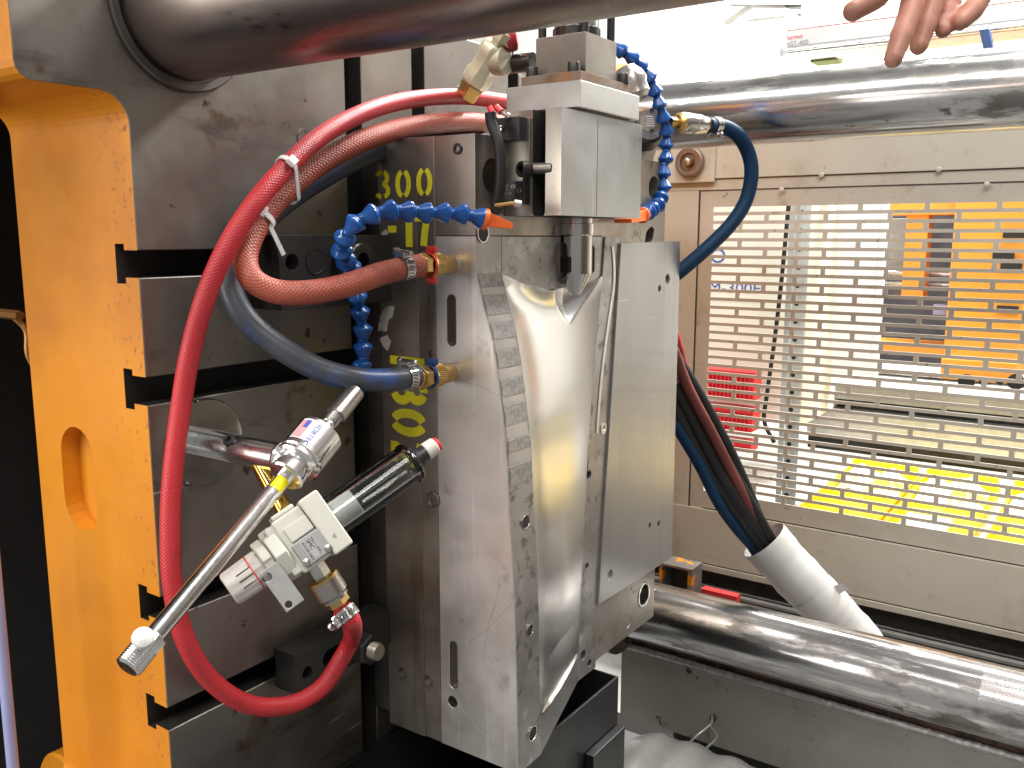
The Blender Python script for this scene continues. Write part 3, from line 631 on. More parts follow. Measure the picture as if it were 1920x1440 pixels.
# tee valve on its black pipe
tee = thing('tee_valve', 'cream painted brass tee fitting with hex plug on a black pipe', 'fitting', tuple(at(905, 190, 'Y', .925)))
pa = at(1000, 116, 'Y', .944); pb = at(925, 124, 'Y', .944)
part(MB().cyl(pa, pb, .0112, 24), 'pipe', 'pipe_black', tee)
tc_ = at(914, 118, 'Y', .925); ta = at(934, 84, 'Y', .923); tbm = at(888, 158, 'Y', .923); dd = (tbm-ta).normalized()
L_ = (tbm-ta).length
part(MB().lathe(ta, dd, [(0, .0145), (.004, .0185), (.014, .0195), (.020, .0165), (L_-.02, .0165), (L_-.014, .0195), (L_-.002, .0188), (L_, .016)], 8), 'run_body', 'valve_cream', tee, .0008)
part(MB().lathe(tc_+Vector((-.006, 0, 0)), pa-pb, [(0, .012), (.012, .0135), (.022, .0165), (.033, .0165), (.034, .014)], 20), 'branch', 'valve_cream', tee, .0006)
part(MB().lathe(tbm, dd, [(0, .0165), (.005, .0165), (.005, .0150), (.018, .0150), (.0195, .0135)], 6), 'hex_plug', 'brass', tee, .0006)
part(MB().lathe(ta, -dd, [(0, .011), (.006, .011), (.006, .0150), (.018, .0150), (.019, .012)], 6), 'hex_nipple', 'valve_cream', tee, .0006)
e0 = at(938, 75, 'Y', .925); part(MB().lathe(e0, RT+UP*.25, [(0, .012), (.006, .016), (.012, .017), (.018, .016), (.02, .012)], 20), 'hose_end', 'red_hose', tee)
single(MB().tube(smoothpath([at(x, y, 'Y', 1.06) for x, y in ((955, 55), (964, 70), (960, 85), (962, 105))], 5), .0012, 8), 'loose_wire', 'black_rubber', 'thin curved black wire against the white wall by the tee fitting', 'wire')
# steel elbow behind the cylinder block
el = MB().lathe(at(1172, 128, 'X', -.62), RT*.4-UP, [(0, .014), (.012, .022), (.022, .024), (.03, .021), (.042, .021), (.048, .014)], 18)
single(el, 'hydraulic_elbow', 'pipe_grey', 'grey steel hydraulic elbow tucked behind the cylinder block', 'fitting', bevel=.0006)

# ================================================================== HOSES
def hosepath(cp, n=8): return smoothpath([at(x, y, 'X', X) for x, y, X in cp], n)
def hose(name, label, cp, r, mat, group=None, extra=None):
    P = hosepath(cp)
    if extra: P = extra(P)
    return single(MB().tube(P, r, 20), name, mat, label, 'hose', group), P
red, redP = hose('red_air_hose', 'bright red braided hose looping down the platen to the regulator',
    [(1000, 200, -.72), (940, 190, -.72), (860, 181, -.72), (770, 187, -.718), (690, 208, -.715), (610, 250, -.71), (545, 305, -.705), (485, 372, -.702), (432, 452, -.71), (388, 550, -.722), (357, 660, -.735), (337, 780, -.745), (323, 900, -.748), (319, 1000, -.748), (324, 1100, -.745), (347, 1198, -.74), (395, 1275, -.735), (465, 1320, -.728), (540, 1322, -.715), (602, 1290, -.700), (640, 1235, -.690), (660, 1195, -.683), (659, 1168, (ray(642, 1142)*.845).x-.004), (643, 1143, (ray(642, 1142)*.845).x)], .0098, 'red_hose')
brown, brownP = hose('brown_water_hose', 'brownish red braided hose clamped to the upper brass coupling',
    [(1000, 240, -.715), (930, 232, -.715), (860, 229, -.715), (770, 238, -.715), (685, 262, -.715), (605, 303, -.722), (535, 358, -.725), (485, 418, -.724), (461, 474, -.718), (470, 520, -.706), (515, 546, -.690), (580, 548, -.668), (650, 535, -.650), (715, 513, -.640), (762, 502, -.634), (785, 498, -.634)], .0122, 'brown_hose')
blue, blueP = hose('blue_water_hose', 'worn grey blue rubber hose clamped to the lower brass coupling',
    [(900, 262, -.72), (800, 262, -.735), (700, 285, -.745), (600, 335, -.750), (520, 390, -.752), (460, 450, -.752), (431, 505, -.750), (436, 555, -.742), (470, 608, -.728), (530, 655, -.705), (600, 693, -.680), (670, 711, -.655), (735, 712, -.640), (780, 704, -.636)], .0125, 'blue_hose')
# zip ties round the red and brown hoses
def nearest(P, x, y):
    best = None
    for i in range(1, len(P)-1):
        p = P[i]; d = depth(p); u_ = 960+FPX*p.dot(RT)/d; v_ = 720-FPX*p.dot(UP)/d
        e = (u_-x)**2+(v_-y)**2
        if best is None or e < best[0]: best = (e, i)
    i = best[1]; return P[i], (P[i+1]-P[i-1]).normalized()
def ziptie(groupP, label, tail_px, headoff):
    t = thing('zip_tie', label, 'zip tie', tuple(groupP[0][0]), 'white zip ties holding the hoses')
    tan = groupP[0][1]
    v = Vector((tan.y, -tan.x, 0)); 
    view = -groupP[0][0].normalized(); view = (view-tan*view.dot(tan)).normalized(); side = tan.cross(view)
    # convex band: outline of circles
    pts2 = []
    o = groupP[0][0]
    for k in range(48):
        an = 2*math.pi*k/48; dr = Vector((math.cos(an), math.sin(an)))
        pts2.append((dr, max((side*dr.x+view*dr.y).dot(p-o)+r for p, _, r in groupP)))
    # support function -> hull points
    hull = []
    for k in range(48):
        d0, h0 = pts2[k]; best = max(groupP, key=lambda g: (side*d0.x+view*d0.y).dot(g[0]-o)+g[2]); c = best[0]-o
        hull.append(o+side*(c.dot(side)+d0.x*(best[2]+.0008))+view*(c.dot(view)+d0.y*(best[2]+.0008)))
    m = MB(); wd = .0026
    for p in hull:
        outn = (p-sum(hull, Vector())/48); outn = (outn-tan*outn.dot(tan)).normalized()*.0014
        m.v += [p-tan*wd, p+tan*wd, p+tan*wd+outn, p-tan*wd+outn]
    for k in range(48):
        j = (k+1) % 48
        for q_ in range(4): m.f.append((k*4+q_, j*4+q_, j*4+(q_+1) % 4, k*4+(q_+1) % 4))
    part(m, 'band', 'white_plastic', t)
    hp = o+view*(groupP[0][2]+.003)+side*headoff
    part(MB().obox(hp, tan, side, view, .0045, .0045, .003), 'head', 'white_plastic', t, .0008)
    if tail_px:
        a = hp; b = a+(at(*tail_px, 'X', a.x)-a)*1.0; d = (b-a).normalized(); s2 = d.cross(view).normalized()
        part(MB().obox((a+b)/2, d, s2, d.cross(s2), (b-a).length/2, .0024, .0006), 'tail', 'white_plastic', t)
    return t
p1, t1 = nearest(redP, 540, 310); p2, t2 = nearest(brownP, 570, 330)
ziptie([(p1, t1, .0098), (p2, t1, .0122)], 'white zip tie cinching the red and brown hoses at the top of their bend', None, .0)
p1, t1 = nearest(brownP, 489, 415)
ziptie([(p1, t1, .0122)], 'white zip tie with long tail on the brown hose', (532, 478), .004)

# hose couplings on the cheek face and worm drive clamps
def clamp(name_parent, P, px_, py_, r, scr_dir, nslots=9, wide=.0055):
    p, tn = nearest(P, px_, py_); m = MB().lathe(p-tn*wide, tn, [(0, r), (0, r+.0011), (2*wide, r+.0011), (2*wide, r)], 36, cap=False)
    c = part(m, 'clamp_band', 'stainless', name_parent)
    x, y, _ = frame(tn); sd = (scr_dir-tn*scr_dir.dot(tn)).normalized(); tg = tn.cross(sd)
    hp = p+sd*(r+.0045)
    part(MB().obox(hp-sd*.002, tg, tn, sd, .0075, wide*1.05, .003), 'screw_housing', 'stainless', c, .0012)
    part(MB().lathe(hp-tg*.013, tg, [(0, .0025), (.001, .0042), (.005, .0042), (.005, .003), (.026, .003), (.027, .002)], 12), 'worm_screw', 'stainless', c)
    view = -p.normalized(); v2 = (view-tn*view.dot(tn)).normalized(); s3 = tn.cross(v2)
    for k in range(nslots):
        an = R(-62+k*124/(nslots-1)); n_ = v2*math.cos(an)+s3*math.sin(an); tt_ = tn.cross(n_)
        part(MB().obox(p+n_*(r+.00105), tt_, (tn*.95+tt_*.3).normalized(), n_, .00055, wide*.55, .00025), 'band_slot', 'slot_dark', c)
    return c
def coupling(px_, py_, label, ring, P, hose_r, capcol):
    b = at(px_, py_, 'Y', .8); d = Vector((0, -1, 0))
    t = thing('brass_coupling', label, 'coupling', tuple(b+Vector((0, -.03, -.015))), 'brass quick couplings on the mold side')
    part(MB().lathe(b, d, [(0, .0095), (.003, .0095), (.004, .0085)], 28), 'seal_ring', 'valve_cream', t)
    part(MB().lathe(b+d*.0035, d, [(0, .0098), (.002, .0112), (.020, .0118), (.022, .0118)], 32), 'plug_body', 'brass', t)
    # knurled sleeve: real ribs
    m = MB(); n = 72; pr_ = [(0, .0118), (.002, .0132), (.016, .0132), (.018, .0122)]; o = b+d*.0245
    x, y, z = frame(d); vs = []
    for a, r_ in pr_:
        for k in range(n):
            an = 2*math.pi*k/n; rr = r_+(.0004 if k % 2 else -.0002); vs.append(o+z*a+x*rr*math.cos(an+a*14)+y*rr*math.sin(an+a*14))
    m.add(vs, [(i*n+k, i*n+(k+1) % n, (i+1)*n+(k+1) % n, (i+1)*n+k) for i in range(3) for k in range(n)]+[tuple(range(n-1, -1, -1)), tuple(3*n+k for k in range(n))])
    part(m, 'knurled_sleeve', 'brass', t, smooth=20)
    rg = part(MB().lathe(b+d*.0425, d, [(0, .0125), (0, .0138), (.0035, .0138), (.0035, .0125)], 32, cap=False), 'colour_ring', capcol, t)
    for s_ in (1, -1):
        if capcol == 'red_plastic' or s_ == 1: part(MB().obox(b+d*.042+UP*(.0165*s_)+Vector((.004, 0, 0)), Vector((1, 0, 0)), d, Vector((0, 0, 1)), .0065, .0028, .0035), 'ring_tab', capcol, t, .0015)
    part(MB().lathe(b+d*.0465, d, [(0, .0118), (.001, .0132), (.011, .0132), (.012, .0118)], 6), 'hex', 'brass', t, .0006)
    part(MB().lathe(b+d*.0585, d, [(0, .009), (.012, .009)], 20), 'barb', 'brass', t)
    return t
cp = coupling(849, 495, 'brass coupling with red ring feeding the brown hose', 0, brownP, .0122, 'red_plastic')
clamp(cp, brownP, 758, 503, .0123, Vector((.1, 0, 1)))
cp = coupling(850, 697, 'brass coupling with blue ring feeding the grey blue hose', 0, blueP, .0125, 'blue_plastic')
clamp(cp, blueP, 766, 706, .0126, Vector((0, -.35, 1)))

# ---- segmented coolant hoses: one shared link mesh
seg_prof = [(-.001, .0050), (.0005, .0058), (.0025, .0060), (.0032, .0056), (.0125, .0103), (.0138, .0110), (.0158, .0110), (.0172, .0100), (.0190, .0074), (.0205, .0056)]
seg_me = to_mesh(MB().lathe((0, 0, 0), (0, 0, 1), seg_prof, 28), 'link', 'locline_blue', smooth=28)
def locline(label, cp, noz, step, scale, base_, jitter=5):
    t = thing('coolant_hose', label, 'coolant hose', base_, 'blue segmented coolant hoses')
    P = smoothpath([at(*c[:2], 'X', c[2]) for c in cp], 30); acc = 0; last = P[0]; marks = [(P[0])]
    for i in range(1, len(P)):
        acc += (P[i]-P[i-1]).length
        if acc >= step: marks.append(P[i]); acc = 0
    for a, b in zip(marks, marks[1:]):
        d = (b-a).normalized(); d = (d+Vector((random.uniform(-1, 1), random.uniform(-1, 1), random.uniform(-1, 1)))*math.sin(R(jitter))).normalized()
        mt = d.to_track_quat('Z', 'Y').to_matrix().to_4x4(); mt = Matrix.Translation(a) @ mt @ Matrix.Scale(scale, 4); place(seg_me, 'link', mt, t)
    e = marks[-1]; d = (Vector(noz)-e).normalized(); sd = d.cross(Vector((0, 0, 1))).normalized(); u2 = sd.cross(d)
    part(MB().lathe(e-d*.004, d, [(0, .0095), (.001, .0112), (.0055, .0112), (.0065, .0095)], 24), 'nozzle_collar', 'nozzle_orange', t)
    m = MB(); L_ = (Vector(noz)-e).length
    vs = []
    for k, (a, hw, hh) in enumerate(((.002, .0075, .0075), (L_*.5, .0085, .0055), (L_, .0125, .0028))):
        for sx, sy in ((-1, -1), (1, -1), (1, 1), (-1, 1)): vs.append(e+d*a+sd*hw*sx+u2*hh*sy)
    m.add(vs, [(i*4+k, i*4+(k+1) % 4, i*4+4+(k+1) % 4, i*4+4+k) for i in range(2) for k in range(4)]+[(3, 2, 1, 0), (8, 9, 10, 11)])
    part(m, 'flat_nozzle', 'nozzle_orange', t, .0008)
    return t
locline('bright blue segmented coolant hose arching past the yellow stencil numbers',
    [(672, 742, -.700), (681, 690, -.700), (679, 620, -.700), (670, 560, -.695), (661, 505, -.680), (643, 478, -.665), (646, 448, -.650), (664, 420, -.640), (694, 403, -.630), (735, 395, -.620), (780, 396, -.610), (825, 400, -.598), (865, 402, -.585), (900, 408, -.573), (920, 415, -.568)],
    at(957, 424, 'X', -.552), .0196, 1.0, tuple(at(672, 742, 'X', -.70)))
locline('dark blue segmented coolant hose curving down beside the slide housing',
    [(1150, 84, -.640), (1176, 104, -.625), (1200, 122, -.618), (1220, 150, -.61), (1233, 182, -.605), (1243, 215, -.60), (1251, 250, -.60), (1249, 285, -.60), (1244, 320, -.60), (1245, 350, -.60), (1238, 378, -.595), (1219, 396, -.59), (1203, 404, -.585)],
    at(1168, 414, 'X', -.575), .0208, 1.06, tuple(at(1238, 380, 'X', -.595)))

# ---- blue hose on the far side of the mold
far, farP = hose('navy_water_hose', 'dark blue hose curling from a quick coupler down behind the mold',
    [(1328, 235, -.565), (1350, 236, -.558), (1380, 250, -.540), (1402, 284, -.530), (1409, 325, -.525), (1399, 375, -.530), (1371, 420, -.545), (1326, 465, -.570), (1276, 508, -.60), (1230, 545, -.63)], .0114, 'navy_hose')
qc = thing('quick_coupler', 'steel and brass quick coupler joined to the dark blue hose', 'coupling', tuple(at(1300, 255, 'X', -.61)))
a = at(1256, 228, 'X', -.595); b = at(1340, 236, 'X', -.562)
d = (b-a).normalized(); L_ = (b-a).length
part(MB().lathe(a, d, [(0, .007), (L_*.15, .007), (L_*.15, .011), (L_*.2, .0145), (L_*.25, .0145)], 24), 'brass_nose', 'brass', qc)
part(MB().lathe(a+d*L_*.25, d, [(0, .0148), (.003, .0155), (L_*.2, .0155), (L_*.21, .0142), (L_*.24, .0142), (L_*.25, .0152), (L_*.38, .0150), (L_*.4, .0142), (L_*.5, .013)], 32), 'sleeve', 'stainless', qc)
part(MB().lathe(a+d*L_*.74, d, [(0, .0125), (L_*.08, .0125)], 6), 'hex', 'brass', qc)
clamp(qc, farP, 1340, 237, .0116, Vector((0, -.3, -1)), 5, .007)
pl_ = thing('cable_connector', 'round black cable connector with printed grey face by the tie bar', 'connector', tuple(at(1215, 280, 'X', -.63)))
c0 = at(1222, 228, 'X', -.63); dv = (-c0).normalized()
part(MB().lathe(c0+(at(1208, 262, 'X', -.66)-c0), (c0-at(1208, 262, 'X', -.66)), [(0, .016), (.006, .024), (.03, .024), (.034, .020)], 28), 'shell', 'black_plastic', pl_)
sx = RT; fd = (dv+UP*.25).normalized(); rx_ = fd.cross(UP).normalized()*-1; uy_ = fd.cross(rx_)
m = MB().lathe(c0+dv*.012, fd, [(0, .017), (.003, .017)], 28); part(m, 'face_flange', 'mold_steel_dark', pl_, .0005)
for i in range(5): part(MB().obox(c0+dv*.012+fd*.0033+UP*(.007-.0035*i), RT, UP, fd, .009-.001*(i % 3), .0009, .0002), 'printed_line', 'ink_white', pl_)
for s_ in (1, -1): part(MB().lathe(c0+dv*.012+fd*.003+UP*(.0155*s_), fd, [(0, .0035), (.0015, .0035), (.0015, .002), (.0003, 0)], 14), 'flange_screw', 'black_oxide', pl_)

# ================================================================== PLATEN CLAMPS
c1 = thing('mold_clamp', 'black slotted clamp bar beside the blue coolant hose on the platen', 'clamp', tuple(at(600, 600, 'X', -.74)), 'black mold clamps')
xf = -.728; a = at(522, 440, 'X', xf); b = at(706, 440, 'X', xf)
zt = a.z; zb = zt-.078
ct = [MB().cyl((xf-.03, at(548, 492, 'X', xf).y, at(548, 492, 'X', xf).z), (xf+.01, at(548, 492, 'X', xf).y, at(548, 492, 'X', xf).z), .0085, 24),
      MB().prism([(y, z) for z, y in []] or [(q[0], q[1]) for q in [(at(590, 490, 'X', xf).y+.028*math.cos(R(t)) if abs(math.cos(R(t))) > .5 else at(590, 490, 'X', xf).y+.012*math.cos(R(t)), at(590, 490, 'X', xf).z+.0135*math.sin(R(t))) for t in range(0, 360, 20)]], 'X', xf-.03, xf+.01)]
part(MB().box(XP+.0005, xf, a.y, .7995, zb, zt), 'clamp_bar', 'clamp_black', c1, .0015, cuts=ct[:1], smooth=30)
q = at(650, 488, 'X', xf)
part(MB().lathe(q, (1, 0, 0), [(0, .022), (.004, .022), (.005, .0195), (.024, .0195), (.026, .018), (.026, .009), (.015, .009), (.015, 0)], 36), 'clamp_nut', 'black_oxide', c1)
part(MB().lathe(at(592, 490, 'X', xf)+Vector((.0002, 0, 0)), (1, 0, 0), [(0, .0145), (.0008, .0145), (.0008, .0130), (.0002, .0125), (.0003, 0)], 28), 'bore', 'slot_dark', c1)
c2 = thing('mold_clamp', 'black clamp block with hex nut stud low on the platen', 'clamp', tuple(at(620, 1300, 'X', -.74)), 'black mold clamps')
xf = -.742; a = at(551, 1229, 'X', xf); a2_ = at(551, 1306, 'X', xf)
h1 = at(577, 1262, 'X', xf); h2 = at(636, 1225, 'X', xf)
ct = [MB().cyl((xf-.028, h1.y, h1.z), (xf+.01, h1.y, h1.z), .0075, 24), MB().prism([(h2.y+(.014 if math.cos(R(t)) > 0 else -.014)+.0115*math.cos(R(t)), h2.z+.0115*math.sin(R(t))) for t in range(0, 360, 15)], 'X', xf-.028, xf+.01)]
part(MB().box(XP+.0005, xf, a.y, .7995, a2_.z, a.z), 'clamp_block', 'clamp_black', c2, .0012, cuts=ct, smooth=30)
q = at(678, 1212, 'X', xf)
part(MB().lathe(q, (1, 0, 0), [(0, .0205), (.016, .0205), (.018, .018)], 6), 'hex_nut', 'clamp_black', c2, .0008)
m = MB().lathe(q+Vector((.017, 0, 0)), (1, 0, 0), [(0, .0112)]+[(.0008*i+.0005, .0112-(.0007 if i % 2 else 0)) for i in range(1, 14)]+[(.0125, .0095)], 28); part(m, 'stud', 'mold_steel', c2, smooth=20)

# ================================================================== VORTEX COOLER
B = at(562, 866, 'X', -.632)
vx = thing('vortex_tube', 'turned aluminium vortex tube with flag label crossing the red hose', 'cooling tube', tuple(at(250, 1250, 'X', -.61)))
T1 = at(668, 733, 'X', -.652); T2 = at(240, 1252, 'X', -.612)
dv = (T2-T1).normalized(); Lt = (T2-T1).length; u_ = Lt/668.
def vt(a, b_): return [(i*u_, r_*u_) for i, r_ in b_]
part(MB().lathe(T1, dv, [(0, 15*u_), (3*u_, 17*u_), (4*u_, 19*u_), (78*u_, 20.5*u_), (80*u_, 15*u_)], 32), 'pipe_socket', 'pipe_grey', vx)
m = MB().lathe(T1+dv*80*u_, dv, [(i*2*u_, (15-(1.2 if i % 2 else 0))*u_) for i in range(13)]+[(26*u_, 13*u_), (48*u_, 13*u_), (48*u_, 21*u_), (52*u_, 21*u_)], 32); part(m, 'threaded_nipple', 'stainless', vx, smooth=20)
body = part(MB().lathe(T1+dv*131*u_, dv, [(0, 30*u_), (.5*u_, 41*u_), (4*u_, 46*u_), (72*u_, 46*u_), (76*u_, 42*u_), (78*u_, 46*u_), (84*u_, 46*u_), (88*u_, 42*u_), (89*u_, 33*u_), (104*u_, 33*u_), (106*u_, 35*u_), (118*u_, 35*u_), (121*u_, 31*u_), (122*u_, 17*u_)], 56), 'body', 'turned_alu', vx, smooth=25)
part(MB().lathe(T1+dv*252*u_, dv, [(0, 15.5*u_), (360*u_, 15.5*u_)], 32), 'hot_tube', 'turned_alu', vx)
part(MB().lathe(T1+dv*608*u_, dv, [(0, 19*u_), (2*u_, 22*u_), (22*u_, 22*u_), (24*u_, 20*u_)], 6), 'hex_nut', 'turned_alu', vx, .0005)
m = MB().lathe(T1+dv*631*u_, dv, [(i*2*u_, (21.5-(1.3 if i % 2 else 0))*u_) for i in range(19)]+[(38*u_, 19*u_), (39*u_, 17*u_)], 36); part(m, 'threaded_end', 'turned_alu', vx, smooth=20)
q = at(268, 1196, 'X', -.606); part(MB().lathe(q, -Vector(q), [(-.006, .0045), (-.005, .007), (0, .0085), (.004, .007), (.006, .003)], 20), 'white_knob', 'white_plastic', vx)
# curved label on the body
x, y, z = frame(dv); vw = -B.normalized(); vw = (vw-dv*vw.dot(dv)).normalized(); sdv = dv.cross(vw)
def lab(a0, a1, s0, s1, mat, nm, rr=46.25):
    m = MB(); n = 10
    for i in range(n+1):
        an = R(a0+(a1-a0)*i/n); nn = vw*math.cos(an)+sdv*math.sin(an)
        for s_ in (s0, s1): m.v.append(T1+dv*(131+s_)*u_+nn*rr*u_)
    m.f = [(2*i, 2*i+1, 2*i+3, 2*i+2) for i in range(n)]; return part(m, nm, mat, body)
sgn = 1 if (sdv.dot(RT) < 0) else -1
lab(sgn*8, sgn*62, 10, 62, 'ink_white', 'label')
for k in range(6): lab(sgn*(35+k*4.5), sgn*(37.4+k*4.5), 14, 60, 'ink_red', 'flag_stripe', 46.4)
lab(sgn*36, sgn*48, 14, 34, 'ink_blue', 'flag_canton', 46.5)
# lettering along the axis
an = R(sgn*20); nn = vw*math.cos(an)+sdv*math.sin(an); tg = dv.cross(nn)
textmesh('VORTEC', .0075, 'ink_blue', T1+dv*(131+14)*u_+nn*46.6*u_-tg*.000, dv, nn.cross(dv), 'lettering', body)
# yellow tag on the hot tube
m = MB(); n = 8
for i in range(n+1):
    an = R(-50+100*i/n); nn = vw*math.cos(an)+sdv*math.sin(an)
    for s_ in (262, 290): m.v.append(T1+dv*s_*u_+nn*15.8*u_)
m.f = [(2*i, 2*i+1, 2*i+3, 2*i+2) for i in range(n)]; part(m, 'yellow_tag', 'ink_yellow_tag', vx)
# magnetic holder: mirror disc on the platen with a turned arm
hold = thing('magnet_holder', 'mirror finished round magnet with aluminium arm stuck on the platen', 'holder', (XP+.01, B.y, B.z-.047))
part(MB().lathe((XP+.0003, B.y, B.z), (1, 0, 0), [(0, .0455), (.003, .0455), (.004, .0445)], 72), 'magnet_disc', 'mirror_steel', hold, smooth=25)
ae = B.x-.019
part(MB().lathe((XP+.0045, B.y, B.z), (1, 0, 0), [(0, .0145), (ae-.004-XP-.0045, .0145), (ae-.004-XP-.0045, .0170), (ae-.001-XP-.0045, .0175), (ae+.001-XP-.0045, .0165)], 48), 'arm', 'turned_alu', hold, smooth=25)
q = at(432, 826, 'X', -.715)
cc = Vector((-.722, B.y, B.z)); nd = (-cc+Vector((0, 0, .35))); nd.x *= .15; nd.normalize()
m = MB(); socket_bolt(m, cc+nd*.0115, nd, .0062, .0065); part(m, 'set_screw', 'black_oxide', hold)
# brass pipe from the holder to the regulator
bp0 = Vector((-.700, B.y, B.z)); bp1 = ray(549, 986)*.832
db = (bp1-bp0).normalized()
bpipe = thing('brass_nipple', 'golden brass pipe nipple between the holder and the regulator', 'pipe', tuple(bp1))
part(MB().cyl(bp0, bp1-db*.008, .0082, 28), 'pipe', 'brass_pipe', bpipe)
part(MB().lathe(bp1-db*.014, db, [(i*.0009, .0084-(.0007 if i % 2 else 0)) for i in range(18)], 28), 'thread', 'brass_pipe', bpipe, smooth=20)

# ================================================================== FILTER REGULATOR
reg = thing('filter_regulator', 'cream filter regulator with clear bowl hanging tilted below the arm', 'regulator', tuple(at(480, 1140, 'X', -.64)))
K1 = ray(430, 1106)*.80; K2 = ray(806, 842)*.88
ra = (K2-K1).normalized(); k_ = (K2-K1).length/459.
rv = -((K1+K2)/2).normalized(); rv = (rv-ra*rv.dot(ra)).normalized(); rb = rv.cross(ra)      # rb: image up-left side
def RP(s_, b_=0, v_=0): return K1+ra*(s_*k_)+rb*(b_*k_)+rv*(v_*k_)
def rbox(s0, s1, b0, b1, v0, v1): return MB().obox(RP((s0+s1)/2, (b0+b1)/2, (v0+v1)/2), ra, rb, rv, (s1-s0)/2*k_, (b1-b0)/2*k_, (v1-v0)/2*k_)
n = 40; m = MB(); vs = []; N2 = 80
for a, r_ in ((-2, 27), (0, 31), (4, 33), (58, 35), (70, 35)):
    for i in range(N2):
        an = 2*math.pi*i/N2; rr = r_-(1.3 if (i//4) % 2 else 0)*(a > 0); vs.append(RP(a, rr*math.cos(an), rr*math.sin(an)))
m.add(vs, [(j*N2+i, j*N2+(i+1) % N2, (j+1)*N2+(i+1) % N2, (j+1)*N2+i) for j in range(4) for i in range(N2)]+[tuple(range(N2-1, -1, -1)), tuple(4*N2+i for i in range(N2))])
part(m, 'knob', 'regulator_knob', reg, smooth=25)
part(MB().lathe(RP(50), ra, [(0, 35.6*k_), (2.2*k_, 35.6*k_)], 40), 'set_line', 'ink_red', reg)
for b0 in (0, 13, -13): part(rbox(22, 52, b0-1, b0+1, 33 if b0 == 0 else 30.5, 34.5 if b0 == 0 else 32), 'knob_mark', 'ink_black', reg)
part(MB().lathe(RP(68), ra, [(0, 33*k_), (28*k_, 33*k_)], 36), 'neck', 'regulator_grey', reg)
m = MB(); vs = []
for a, r_ in ((73, 41), (75, 43), (90, 43), (92, 41)):
    for i in range(48): an = 2*math.pi*i/48; rr = r_+(4 if (i//6) % 2 else 0); vs.append(RP(a, rr*math.cos(an), rr*math.sin(an)))
m.add(vs, [(j*48+i, j*48+(i+1) % 48, (j+1)*48+(i+1) % 48, (j+1)*48+i) for j in range(3) for i in range(48)]+[tuple(range(47, -1, -1)), tuple(3*48+i for i in range(48))])
part(m, 'lock_nut', 'regulator_grey', reg, smooth=25)
hc = [MB().cyl(RP(65, -21, 30), RP(65, -21, 70), 8*k_, 20), MB().cyl(RP(68, -83, 30), RP(68, -83, 70), 6.5*k_, 20)]
part(MB().obox(RP(76, -50, 47), ra, rb, rv, 19*k_, 43*k_, 1.2*k_), 'bracket', 'bracket_zinc', reg, .0012, cuts=hc, smooth=30)
part(MB().lathe(RP(93), ra, [(0, 44*k_), (2*k_, 54*k_), (24*k_, 56*k_), (27*k_, 53*k_)], 8), 'bonnet', 'regulator_grey', reg, .002, seg=3)
part(rbox(121, 183, -56, 56, -52, 44), 'body_block', 'regulator_grey', reg, .0035, seg=3)
part(rbox(104, 128, -50, 52, -46, 40), 'bonnet_flange', 'regulator_grey', reg, .003, seg=3)
part(rbox(128, 176, 56.5, 66, -36, 30), 'inlet_boss', 'regulator_grey', reg, .002)
part(rbox(134, 182, 4, 34, 44.5, 49), 'face_pad', 'regulator_grey', reg, .0012)
part(rbox(129, 187, -48, 0, 46, 51), 'name_plate', 'bracket_zinc', reg, .0006)
npl = part(rbox(143, 170, -44, -4, 51.3, 51.8), 'label', 'label_silver', reg)
for i, (s_, sz) in enumerate((('AW20-N02', .0038), ('SMC', .0052), ('MAX 1.0MPa', .0032))):
    textmesh(s_, sz, 'ink_black', RP(146+i*9, -6, 52.1), -rb, ra, 'lettering', npl)
for s_, b_ in ((135, -40), (181, -42)): part(MB().lathe(RP(s_, b_, 50.5), rv, [(0, .0036), (.0012, .0034), (.0018, .002), (.0018, 0)], 16), 'screw', 'stainless', reg)
part(rbox(184, 225, -61, 61, -56, 52), 'filter_head', 'regulator_grey', reg, .003, seg=3)
part(MB().add([RP(198, -30, 52.4), RP(205, -36, 52.4), RP(205, -24, 52.4)], [(0, 1, 2)]), 'flow_arrow', 'ink_grey', reg, fix=False)
# clear bowl: wall with thickness, filter element, drain
part(MB().lathe(RP(226), ra, [(0, 41*k_), (176*k_, 40*k_), (178*k_, 43*k_), (185*k_, 43*k_), (194*k_, 37*k_), (199*k_, 22*k_), (197*k_, 18*k_), (191*k_, 33*k_), (184*k_, 39*k_), (176*k_, 37.5*k_), (0, 38*k_), (0, 41*k_)], 48, cap=False), 'clear_bowl', 'clear_bowl', reg, smooth=40)
part(MB().lathe(RP(226), ra, [(0, 31*k_), (50*k_, 31*k_), (52*k_, 29*k_)], 36), 'filter_element', 'white_plastic', reg)
part(MB().lathe(RP(226), ra, [(50*k_, 12*k_), (62*k_, 12*k_), (64*k_, 6*k_), (150*k_, 5*k_)], 20), 'filter_stem', 'black_plastic', reg)
part(MB().lathe(RP(421), ra, [(-2*k_, 17*k_), (3*k_, 21*k_), (12*k_, 21*k_), (13*k_, 17*k_), (28*k_, 17*k_)], 24), 'drain_body', 'black_plastic', reg)
part(MB().lathe(RP(447), ra, [(0, 17*k_), (2*k_, 19*k_), (24*k_, 18*k_), (26*k_, 16*k_)], 12), 'drain_collar', 'regulator_knob', reg)
part(MB().lathe(RP(472), ra, [(0, 15*k_), (7*k_, 15*k_), (9*k_, 12*k_), (9*k_, 7*k_), (3*k_, 5*k_)], 28), 'release_ring', 'red_plastic', reg)
